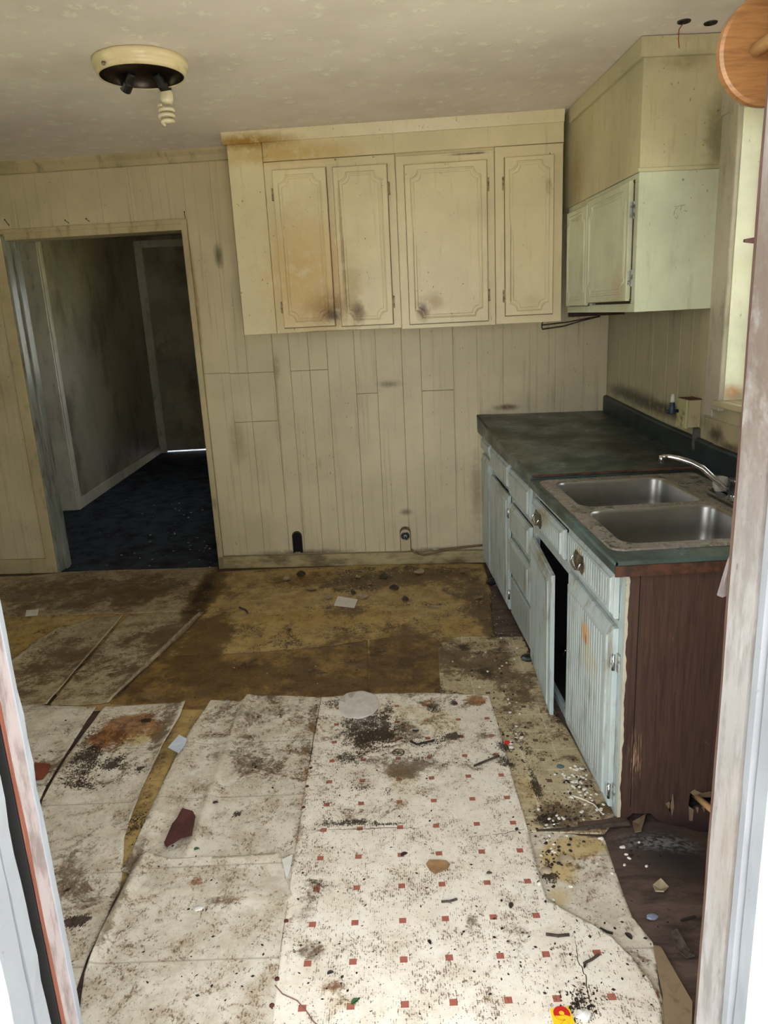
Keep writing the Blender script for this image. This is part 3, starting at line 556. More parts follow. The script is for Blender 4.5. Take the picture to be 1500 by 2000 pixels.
for px, py in ((517,303),(474,364)):
    u, z = BW(px, py, O); m = MB(); m.lathe([(.011,-.001),(.010,.002),(.004,.003)], W((u,O,z)), (SA,-CA,0), 16); m.build('plug', M_cab, fp)
m = MB(); m.cbox((-.590,O-.018,2.185), (CX1,O-.001,CZ1), W, .002); m.build('top_rail', M_cab, mc)
m = MB(); m.cbox((-.590,O-.018,CZ0), (.050,O-.001,2.182), W, .002); m.build('face_frame', M_cab, mc)
m = MB(); m.cbox((.053,O-.018,CZ0-.008), (.523,O+.004,2.170), W, .002); m.build('face_frame', M_cab, mc)
m = MB(); m.cbox((.526,O-.018,CZ0-.006), (CX1-.002,O+.001,2.182), W, .002); m.build('face_frame', M_cab, mc)
m = MB(); m.prism([(0,H-.001),(0,CZ1-.008),(.010,CZ1-.008),(.014,CZ1+.004),(.020,H-.012),(.022,H-.001)], 0, 1, lambda p: W((CX0-.018+p[1]*(CX1-CX0+.018), O-.002+p[0], p[2]))); m.prism([(0,H-.001),(0,CZ1-.008),(.010,CZ1-.008),(.018,H-.001)], 0, 1, lambda p: W((CX0-p[0], .005+p[1]*(O-.005), p[2]))); m.build('crown_moulding', M_cab, mc)
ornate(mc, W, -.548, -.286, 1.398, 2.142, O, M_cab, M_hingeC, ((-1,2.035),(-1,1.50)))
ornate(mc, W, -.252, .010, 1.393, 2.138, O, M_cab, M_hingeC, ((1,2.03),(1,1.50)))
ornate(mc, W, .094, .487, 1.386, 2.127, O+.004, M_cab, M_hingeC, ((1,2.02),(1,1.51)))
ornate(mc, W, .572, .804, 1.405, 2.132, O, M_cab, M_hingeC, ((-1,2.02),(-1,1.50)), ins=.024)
# side cabinet above the sink counter
UX, UY0, UY1, UZ0, UZ1 = .8445, -1.325, -.395, 1.406, 1.8925
sc_ = thing('wall_cabinet', 'pale cream two-door wall cabinet, tinted as if in green daylight, on the right wall beside the window', 'cabinet', (1.0, -.85, UZ0))
m = MB(); m.box((UX+.018,UY0,UZ0), (WX-.001,UY0+.016,UZ1)); m.build('side_panel', M_cabs, sc_, bevel=.0015)
m = MB(); m.box((UX+.018,UY0+.016,UZ1-.02), (WX-.006,UY1,UZ1)); m.box((UX+.018,UY0+.016,UZ0+.03), (WX-.006,UY1,UZ0+.046)); m.build('shelf', M_rawedge, sc_)
TS = SX(UX+.018)
m = MB(); m.cbox((UY0,0,UZ0), (UY1,.018,UZ0+.032), TS, .0015); m.cbox((UY0,0,UZ1-.03), (UY1,.018,UZ1), TS, .0015); m.cbox((UY0,0,UZ0+.032), (UY0+.045,.018,UZ1-.03), TS, .0015); m.cbox((UY1-.03,0,UZ0+.032), (UY1,.018,UZ1-.03), TS, .0015); m.cbox((-.79,0,UZ0+.032), (-.73,.018,UZ1-.03), TS, .0015); m.build('face_frame', M_cabs, sc_)
TF = SX(UX)
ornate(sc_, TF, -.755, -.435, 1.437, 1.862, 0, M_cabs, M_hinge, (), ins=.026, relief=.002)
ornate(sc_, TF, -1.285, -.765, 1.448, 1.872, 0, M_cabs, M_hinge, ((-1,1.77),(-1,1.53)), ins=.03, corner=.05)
sk = [((1317,404),(1327,402),(1319,409)),((1328,402),(1338,400)),((1331,403),(1329,411)),((1318,411),(1316,420)),((1324,421),(1322,428),(1318,424)),((1336,411),(1342,413))]
m = MB()
for st_ in sk:
    m.tube([YP(x, y, UY0-.0005) for x, y in st_], .0006, 4)
m.build('pencil_mark', M_twig, sc_)
# soffit box over it
m = MB(); m.box((UX,UY0,UZ1+.002), (WX-.001,-.20,H-.001)); so_ = struct(m.build('wall_soffit', M_soff, bevel=.002))
m = MB(); m.box((UX-.014,UY0-.014,H-.066), (WX,-.42,H-.002)); m.box((UX-.006,UY0-.006,UZ1), (WX-.012,UY0+.01,UZ1+.014)); struct(m.build('trim_4', M_soff, bevel=.003))
# loose strips sagging under the corner
m = MB(); a0 = wv(1059,643,.22); a1 = wv(1100,637,.22); a2 = wv(1135,627,.2); a3 = wv(1172,618,.18)
m.tube([a0, a1, a2, a3], [.004,.004,.003,.003], 6); m.tube([wv(1058,635,.22), wv(1110,629,.22), wv(1172,617,.18)], .0035, 6); m.tube([a0, wv(1058,635,.22), wv(1060,629,.22)], .003, 6)
solo(m.build('loose_batten', M_twig), 'dark bent strips hanging loose under the corner of the wall cabinets', 'strip')
m = MB(); m.box((.85,-.40,UZ0-.022), (1.13,-.385,UZ0+.002)); solo(m.build('ledger_strip', plain('dark_brown_ledger', (52,32,22), .7)), 'short dark brown wooden strip under the inner end of the side cabinet', 'strip')

# ================================================================== outlets and boxes
u, z = BW(583, 1079)
ob = thing('wall_opening', 'black arched hole with a dark rim low on the back wall, left of the round outlet', 'wall hole', W((u,.004,z)))
def arch(u, z, w, h, n=10):
    return [(u-w, z), (u+w, z)] + [(u+w*math.cos(math.pi*k/n), z+h-w+w*math.sin(math.pi*k/n)) for k in range(n+1)]
m = MB(); m.prism(arch(u, z, .030, .135), .004, .008, W); m.build('rim', plain('grey_grime_rim', (66,58,42), .8), ob)
m = MB(); m.prism(arch(u, z+.001, .026, .125), .0075, .0085, W); m.build('hole', M_dark, ob)
m = MB()
for k in range(5): m.box((u-.018+k*.007,.009,z+.001), (u-.013+k*.007,.015,z+.006+.002*(k % 2)), W)
m.build('chips', M_chipw, ob)
u, z = BW(793, 1075)
oo = thing('wall_outlet', 'round metal appliance outlet on an arched cream plate low on the back wall', 'outlet', W((u,.004,z)))
m = MB(); m.prism(arch(u, z, .032, .150), .004, .010, W); m.build('back_plate', M_outline, oo, bevel=.001)
m = MB(); m.prism(arch(u, z+.002, .0285, .132), .010, .016, W); m.build('cover_plate', M_trim, oo, bevel=.0015)
N_ = (SA, -CA, 0); cc = W((u, .016, z+.095))
m = MB(); m.lathe([(.026,0),(.026,.004),(.021,.005),(.020,.001)], cc, N_, 24, cap=False); m.build('ring', M_dchrome, oo, smooth=True)
m = MB(); m.lathe([(.0205,0),(.0205,.0015)], cc, N_, 20); m.build('socket_face', M_black, oo)
m = MB(); m.lathe([(.004,0),(.004,.006)], W((u,.0165,z+.100)), N_, 10); m.box((u-.008,.017,z+.086), (u-.004,.019,z+.100), W); m.box((u+.004,.017,z+.086), (u+.008,.019,z+.100), W); m.build('socket_pins', M_chrome, oo)
pts = [wv(x, y, .022) for x, y in ((803,1073),(812,1080),(828,1084),(848,1080),(868,1074),(900,1069),(945,1065))]
m = MB(); m.tube(pts, .0065, 8); solo(m.build('cable', plain('grimy_cable', (122,102,68), .6), smooth=True), 'grimy painted cable sagging from the round outlet along the baseboard', 'cable')
# electrical box on the right wall
bx = thing('outlet_box', 'surface-mounted cream electrical box with a rusty top on the right wall', 'outlet', (1.12,-1.25,.945))
TB = SY(-1.29)
m = MB(); m.box((1.088,-1.285,.948), (WX-.005,-1.205,1.058)); m.build('box_body', M_trim, bx, bevel=.003)
m = MB(); m.box((1.080,-1.290,.945), (1.090,-1.200,1.060)); m.build('cover_plate', paint('greenish_box_paint', (190,186,136), dirt=(92,62,34), amt=.8, st=(1,1,1), scale=25, lo=.5, hi=.65), bx, bevel=.002)
m = MB(); m.box((1.084,-1.289,1.0585), (WX-.006,-1.203,1.062)); m.build('rusty_top', M_rust, bx)
m = MB(); m.box((1.12,-1.295,.86), (WX-.006,-1.27,.945)); m.build('conduit', plain('grey_conduit', (96,92,86), .6), bx)
nl = Vector((1.055, -1.215, 1.02))
pl = thing('night_light', 'dark blue plug-in night light with a clear bulb on the electrical box', 'night light', nl)
m = MB(); m.lathe([(.013,-.022),(.014,-.018),(.012,.0),(.010,.022),(.008,.024)], nl, (0,0,1), 16); m.tube([nl+Vector((.026,0,-.012)), nl+Vector((-.020,.004,-.013))], .007, 10); m.build('plug_body', M_bluep, pl, smooth=True)
m = MB(); m.lathe([(.008,.022),(.009,.03),(.009,.046),(.006,.056),(.001,.060)], nl, (0,0,1), 16); m.build('bulb', M_acryl, pl, smooth=True)

# ================================================================== base cabinet
BX = .475; BY1 = -.055; BY0 = -2.372; BT = .755
bc = thing('base_cabinet', 'chipped pale blue base cabinet with a dark brown end panel and one door ajar', 'cabinet', (.8,-1.2,0))
TFc = SX(BX)
# face frame
m = MB()
for y0, y1, z0, z1 in ((BY0,BY0+.045,.0,BT),(-1.868,-1.822,0,BT),(-1.335,-1.288,0,BT),(-.875,-.845,0,BT),(-.36,-.33,0,BT),(BY1-.02,BY1,0,BT)):
    m.cbox((y0,-.018,z0), (y1,.0,z1), TFc, .0015)
for y0, y1, z0, z1 in ((-2.327,-1.868,.565,.605),(-2.327,-1.868,.715,BT),(-2.327,-1.868,0,.03),(-1.822,-1.335,.56,.60),(-1.822,-1.335,.715,BT),(-1.822,-1.335,0,.028),(-1.288,-.875,.2,.225),(-1.288,-.875,.40,.43),(-1.288,-.875,.575,.60),(-1.288,-.875,.73,BT),(-.845,-.36,.60,.625),(-.33,-BY1*-1-.02,.655,.68)):
    m.cbox((y0,-.018,z0), (y1,-.0005,z1), TFc, .001)
m.build('face_frame', M_blue, bc)
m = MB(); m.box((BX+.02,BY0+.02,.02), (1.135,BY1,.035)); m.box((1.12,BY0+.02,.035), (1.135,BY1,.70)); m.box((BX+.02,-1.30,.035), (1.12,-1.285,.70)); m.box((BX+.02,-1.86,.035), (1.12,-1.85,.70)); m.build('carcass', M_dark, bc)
# chipped cream edge where the frame meets the end panel
rings = []
for i in range(90):
    z = .0+BT*i/89; w = .0035*mn.noise(Vector((z*40,3,1)))+.004*mn.noise(Vector((z*12,7,1))); x0 = BX-.0008; rings.append([(x0,BY0+.001,z),(x0,BY0-.0022,z),(BX+.007+w,BY0-.0022,z),(BX+.007+w,BY0+.001,z)])
m = MB(); m.loft(rings); m.build('chipped_edge', M_chip, bc)
# end panel with ragged foot and two splintered holes
ol = [(BX+.001,.775),(BX+.001,.008)]
rnd = random.Random(3)
for k in range(26):
    x = BX+.02+k*.025; z = sag(x, BY0) + (.022 if .03 < x-BX < .12 else 0)+rnd.uniform(0,.010)
    ol.append((x, z))
ol += [(1.135,-.072),(1.135,.775)]
def panel_with_holes(outer, holes, y, th, mt, name, parent):
    bm = bmesh.new(); es = []
    for loop in [outer]+holes:
        vs = [bm.verts.new((a, y, b)) for a, b in loop]
        for i in range(len(vs)): es.append(bm.edges.new((vs[i], vs[(i+1) % len(vs)])))
    bmesh.ops.triangle_fill(bm, use_beauty=True, use_dissolve=False, edges=es)
    r = bmesh.ops.extrude_face_region(bm, geom=bm.faces[:]); bmesh.ops.translate(bm, vec=(0, th, 0), verts=[g for g in r['geom'] if isinstance(g, bmesh.types.BMVert)])
    bmesh.ops.recalc_face_normals(bm, faces=bm.faces)
    me = bpy.data.meshes.new(name); bm.to_mesh(me); bm.free(); return link(name, me, mt, parent)
def pxs(L, y): return [(YP(a, b, y)[0], YP(a, b, y)[2]) for a, b in L]
yE = BY0-.0014
h1 = pxs([(1300,1570),(1308,1566),(1314,1554),(1315,1575),(1312,1590),(1305,1580)], yE)
h2 = pxs([(1348,1548),(1356,1543),(1368,1549),(1384,1548),(1400,1550),(1404,1575),(1392,1568),(1384,1580),(1374,1575),(1362,1578),(1354,1584),(1346,1600),(1345,1570)], yE)
panel_with_holes(ol, [h1, h2], yE, .012, M_brown, 'end_panel', bc)
m = MB(); m.box((BX+.035,yE-.001,.05), (BX+.037,yE+.001,.77)); m.build('panel_joint', M_dark, bc)
for L in ([(1300,1570),(1308,1566),(1306,1580)],[(1314,1550),(1316,1575),(1312,1592),(1309,1576)],[(1348,1548),(1357,1542),(1372,1549),(1388,1546),(1402,1550),(1400,1556),(1360,1556)],[(1345,1574),(1354,1580),(1352,1602),(1346,1602)],[(1358,1576),(1364,1576),(1362,1588)],[(1370,1574),(1376,1574),(1375,1586)],[(1380,1572),(1386,1572),(1385,1582)]):
    m = MB(); m.prism(pxs(L, yE-.002), yE-.005, yE-.001, I); m.build('splinter', M_rawwood, bc)
a = YP(1352,1549,yE+.03); b = YP(1400,1590,yE-.14)
m = MB(); m.tube([a, (a+b)/2, b], .009, 10); solo(m.build('dowel_stick', M_dowel, smooth=True), 'pale round stick poking out of the splintered hole in the brown panel', 'stick')

def routed(parent, y0, y1, z0, z1, mt, name, T=None, th=.022, border=.032, grooves=True, d0=0.001):
    """lipped front: square edge, moulded slope, flat field with vertical bead grooves"""
    T = T or TFc; m = MB()
    def ring(ins, d): return [T((y0+ins, d, z0+ins)), T((y1-ins, d, z0+ins)), T((y1-ins, d, z1-ins)), T((y0+ins, d, z1-ins))]
    fz = d0+th; b = border
    rings = [ring(0, d0), ring(0, d0+.010), ring(.004, d0+.014), ring(.008, d0+.014), ring(b*.55, fz-.004), ring(b*.62, fz), ring(b*.8, fz+.001), ring(b, fz-.001)]
    m.loft(rings, cap=False); o = len(m.v); m.v += rings[0]; m.f.append((o, o+3, o+2, o+1))
    A0, A1, B0, B1 = y0+b, y1-b, z0+b, z1-b; ys_ = [A0]; n = max(2, int((A1-A0)/.022)); st = (A1-A0)/n; prof = [(A0, fz-.001)]
    if grooves:
        for k in range(1, n):
            c = A0+k*st; prof += [(c-.003, fz-.001), (c, fz-.0042), (c+.003, fz-.001)]
    prof.append((A1, fz-.001))
    m.loft([[T((a, d, B0)) for a, d in prof], [T((a, d, B1)) for a, d in prof]], close=False, cap=False)
    return m.build(name, mt, parent)
def pull(parent, y, z, d=.022):
    m = MB(); pts = []
    m.prism([(y-.056,z-.012),(y-.036,z-.030),(y-.012,z-.026),(y+.012,z-.026),(y+.036,z-.030),(y+.056,z-.012),(y+.056,z+.012),(y+.036,z+.030),(y+.012,z+.026),(y-.012,z+.026),(y-.036,z+.030),(y-.056,z+.012)], d, d+.003, TFc)
    pl_ = m.build('pull_plate', M_plate, parent, bevel=.001)
    m = MB(); m.tube([TFc(p) for p in ((y-.040,d+.002,z+.010),(y-.042,d+.012,z+.006),(y-.040,d+.016,z-.010),(y-.014,d+.018,z-.016),(y+.014,d+.018,z-.016),(y+.040,d+.016,z-.010),(y+.042,d+.012,z+.006),(y+.040,d+.002,z+.010))], .0036, 8); m.build('pull_handle', M_chrome, parent, smooth=True)
def bhinge(parent, y, z, T=None, d=.001):
    T = T or TFc; m = MB(); m.cbox((y-.016,d,z-.028), (y+.004,d+.004,z+.028), T, .001); m.cbox((y+.004,d+.010,z-.018), (y+.018,d+.020,z+.018), T, .001); m.build('hinge_leaf', M_hinge, parent)
    m = MB(); m.lathe([(.005,-.024),(.005,.024)], T((y+.004,d+.012,z)), (0,0,1), 10); m.build('hinge_pin', M_chrome, parent, smooth=True)
# near bay: drawer front over the closed door
dn = routed(bc, -2.327, -1.870, .612, .742, M_blue, 'drawer_front', border=.026); pull(dn, -2.02, .672)
bd = routed(bc, -2.332, -1.872, .022, .585, M_blue, 'cabinet_door', border=.05, th=.024); bhinge(bd, -2.336, .485); bhinge(bd, -2.336, .075)
# middle bay: false front with pull, door ajar below it
df = routed(bc, -1.802, -1.342, .606, .712, M_blue, 'drawer_front', border=.026); pull(df, -1.47, .658)
hx, hy, an = BX-.002, -1.338, math.radians(4.2)
def TA(p):      # door frame turning about its hinge line
    a = hy - p[0]; return (hx - a*math.sin(an) - p[1]*math.cos(an), hy - a*math.cos(an) + p[1]*math.sin(an), p[2])
oa = routed(bc, hy-.452, hy-.0, .004, .545, M_blue, 'cabinet_door', T=TA, border=.05, d0=.002); bhinge(oa, hy-.006, .43, TA)
# drawer stack
for z0, z1 in ((.606,.735),(.437,.570),(.232,.400)): routed(bc, -1.286, -.872, z0, z1, M_blue, 'drawer_front', border=.030, grooves=False)
m = MB(); m.cbox((-1.286,0,.025), (-.872,.012,.205), TFc, .003); m.build('plain_panel', M_blue, bc)
# far bays
routed(bc, -.845, -.362, .628, .745, M_blue, 'drawer_front', border=.024, grooves=False); d2 = routed(bc, -.832, -.352, .022, .592, M_blue, 'cabinet_door', border=.045); bhinge(d2, -.836, .51); bhinge(d2, -.836, .10)
routed(bc, -.335, -.06, .680, .748, M_blue, 'drawer_front', border=.020, grooves=False); routed(bc, -.338, -.062, .022, .655, M_blue, 'cabinet_door', border=.04)
# wire hanging inside the open bay
p = XP(1104,1285,BX+.03); q = [p+np.array(d) for d in ((0,0,.03),(.01,.03,.02),(.0,.035,-.01),(.02,.0,-.03),(.01,-.02,-.045))]
m = MB(); m.tube(q, .001, 5); solo(m.build('wire', M_chrome), 'thin wire loop hanging in the dark open cupboard', 'wire')

# ================================================================== worktops, backsplash, sink
xe = .438
m = MB()     # far worktop, tilted up towards the wall
def slabv(y, x0, x1, zt, zb): return [(x0,y,zb),(x0-.003,y,zt-.012),(x0,y,zt-.004),(x0+.006,y,zt),(x1,y,zt),(x1,y,zb)]
m.loft([slabv(-1.405, xe, 1.121, .817, .776), slabv(-.9, xe, 1.121, .829, .776), slabv(-.048, xe, 1.121, .872, .776)])
fw_ = thing('worktop', 'worn dark green laminate worktop at the far end, raised above the sink section', 'worktop', (.78,-.72,.776))
m.build('laminate_top', M_lam, fw_, smooth=False)
m = MB(); m.tube([(xe+.004,-1.409,.812), (.7,-1.409,.813), (1.118,-1.409,.812)], .0055, 6); m.build('rusty_edging', M_edge, fw_)
m = MB(); m.box((xe-.001,-.052,.79), (xe+.25,-.044,.873)); m.tube([(xe+.001,-.052,.866), (xe+.001,-.40,.848)], .006, 6); m.build('brown_edging', M_edge, fw_)
SX0, SX1, SY0, SY1, SZ = .458, 1.050, -2.312, -1.452, .806
def rrect(x0, x1, y0, y1, r, n=6):
    P = []
    for cx, cy, t0 in ((x1-r,y1-r,0),(x0+r,y1-r,90),(x0+r,y0+r,180),(x1-r,y0+r,270)):
        for i in range(n+1):
            t_ = math.radians(t0+90*i/n); P.append((cx+r*math.cos(t_), cy+r*math.sin(t_)))
    return P
def holed(outer, holes, z, th, mt, name, parent):
    bm = bmesh.new(); es = []
    for loop in [outer]+holes:
        vs = [bm.verts.new((a, b, z)) for a, b in loop]
        for i in range(len(vs)): es.append(bm.edges.new((vs[i], vs[(i+1) % len(vs)])))
    bmesh.ops.triangle_fill(bm, use_beauty=True, use_dissolve=False, edges=es)
    if th:
        r = bmesh.ops.extrude_face_region(bm, geom=bm.faces[:]); bmesh.ops.translate(bm, vec=(0, 0, -th), verts=[g for g in r['geom'] if isinstance(g, bmesh.types.BMVert)])
    bmesh.ops.recalc_face_normals(bm, faces=bm.faces)
    me = bpy.data.meshes.new(name); bm.to_mesh(me); bm.free(); return link(name, me, mt, parent)
nw = thing('worktop', 'green laminate worktop section holding the steel sink, brown at its near edge', 'worktop', (.78,-1.9,.757))
holed([(xe,-2.395),(1.121,-2.395),(1.121,-1.37),(xe,-1.37)], [rrect(SX0+.02,SX1-.02,SY0+.02,SY1-.02,.03)], .801, .036, M_lam, 'laminate_top', nw)
m = MB(); m.tube([(xe,-2.395,.795), (xe,-1.41,.795)], .0058, 8); m.build('rolled_edge', M_lam, nw, smooth=True)
rings = []
for i in range(50):
    x = xe-.002+i*(1.121-xe)/49; w = .003*mn.noise(Vector((x*30,2,4)))+.002*mn.noise(Vector((x*90,2,4))); rings.append([(x,-2.394,.790),(x,-2.3985,.789),(x,-2.3985,.760+w),(x,-2.394,.760+w)])
m = MB(); m.loft(rings); m.build('brown_edging', M_edge, nw)
bs = MB(); sec = lambda y, z0, z1: [(1.121,y,z0),(1.121,y,z1-.010),(1.125,y,z1-.003),(1.132,y,z1),(1.1415,y,z1),(1.1415,y,z0)]
bs.loft([sec(-2.40,.803,.898), sec(-1.41,.803,.902), sec(-1.40,.818,.905), sec(-.9,.830,.918), sec(-.13,.868,.955)])
solo(bs.build('backsplash', M_splash), 'dark blue-green laminate upstand along the right wall behind the sink', 'backsplash')
sn = thing('sink', 'double-bowl stainless steel sink with a scaly rim set into the worktop', 'sink', (.75,-1.88,.63))
B1 = (.500,.915,-1.868,-1.492); B2 = (.500,.918,-2.268,-1.908)
holed(rrect(SX0,SX1,SY0,SY1,.035), [rrect(*B1,.05), rrect(*B2,.05)], SZ, 0, M_rim, 'deck', sn)
m = MB(); o1 = rrect(SX0,SX1,SY0,SY1,.035); o2 = rrect(SX0-.004,SX1+.004,SY0-.004,SY1+.004,.038)
m.loft([[(a,b,SZ) for a,b in o1], [(a,b,.8015) for a,b in o2]], cap=False); m.build('rim_edge', M_rim, sn, smooth=True)
for B in (B1, B2):
    m = MB(); rings = []
    for ins, z in ((0,SZ),(.003,SZ-.001),(.006,SZ-.005),(.008,SZ-.012),(.012,SZ-.08),(.018,SZ-.140),(.030,SZ-.160),(.055,SZ-.168),(.12,SZ-.172)):
        rings.append([(a,b,z) for a,b in rrect(B[0]+ins,B[1]-ins,B[2]+ins,B[3]-ins,max(.012,.05-ins*.2) if ins < .06 else .03)])
    m.loft(rings, cap=False); o = len(m.v); m.v += rings[-1]; m.f.append(tuple(range(o, o+len(rings[-1])))); bw = m.build('bowl', M_steel, sn, smooth=True)
    m = MB(); m.lathe([(.040,0),(.038,.003),(.030,.002),(.028,-.004),(.001,-.004)], ((B[0]+B[1])/2,(B[2]+B[3])/2,SZ-.1715), n=24, cap=False); m.build('drain', M_chrome, bw, smooth=True)
# faucet
NP = fl(1425,973,.83)
fc = thing('faucet', 'chrome two-handle kitchen faucet with a long curved spout and clear acrylic knobs', 'faucet', (.985,-1.93,SZ))
m = MB(); rings = []
for ins, z in ((0,SZ),(0,SZ+.010),(.003,SZ+.017),(.010,SZ+.020)): rings.append([(a,b,z) for a,b in rrect(.945+ins,1.005-ins,-2.07+ins,-1.775-ins,.026)])
m.loft(rings); m.build('deck_plate', M_dchrome, fc, smooth=False)
nx, ny = .965, -1.945
m = MB(); m.lathe([(.030,0),(.026,.006),(.021,.010),(.020,.02),(.021,.022),(.021,.058),(.023,.060),(.023,.066),(.017,.067),(.016,.055)], (nx,ny,SZ+.02), n=28, cap=False); m.build('spout_nut', M_dchrome, fc, smooth=True)
tip = fl(1292,893,.955)
P0 = Vector((nx-.012,ny+.004,SZ+.042)); P3 = Vector(tip)
sp_px = [(1412,951),(1390,930),(1372,914),(1350,903),(1328,896),(1308,892),(1292,892)]
pts = [P0]
for i, (x, y) in enumerate(sp_px):
    k = (i+1)/len(sp_px); q2 = P0.lerp(P3, k); nrm = (P3-P0).cross(Vector((0,0,1))); r = Vector(ray(x, y)); e = Vector(EYE); tt = (P0-e).dot(nrm)/r.dot(nrm); pts.append(e+r*tt)
m = MB(); m.tube(pts, [.0085,.0092,.0095,.0092,.0088,.0084,.008,.0075], 14); m.build('spout', M_chrome, fc, smooth=True)
m = MB(); m.lathe([(.0075,.004),(.0085,-.006),(.0085,-.020),(.006,-.021)], pts[-1], n=16); m.build('aerator', M_chrome, fc, smooth=True)
for y in (-1.825, -2.045):
    m = MB(); m.lathe([(.016,0),(.017,.004),(.021,.010),(.024,.040),(.022,.046),(.008,.047)], (.974,y,SZ+.020), n=28, flute=.07); kn = m.build('knob', M_acryl, fc)
    m = MB(); m.lathe([(.007,-.002),(.007,.040)], (.974,y,SZ+.020), n=12); m.build('stem', M_chrome, kn, smooth=True)
# ================================================================== loose floor coverings
def und(x, y): return .0022*mn.noise(Vector((x*2.3, y*2.3, 1.7))) + .0008*mn.noise(Vector((x*7, y*7, 4)))
D, G_, Y_, A_ = 0, 1, 2, 3
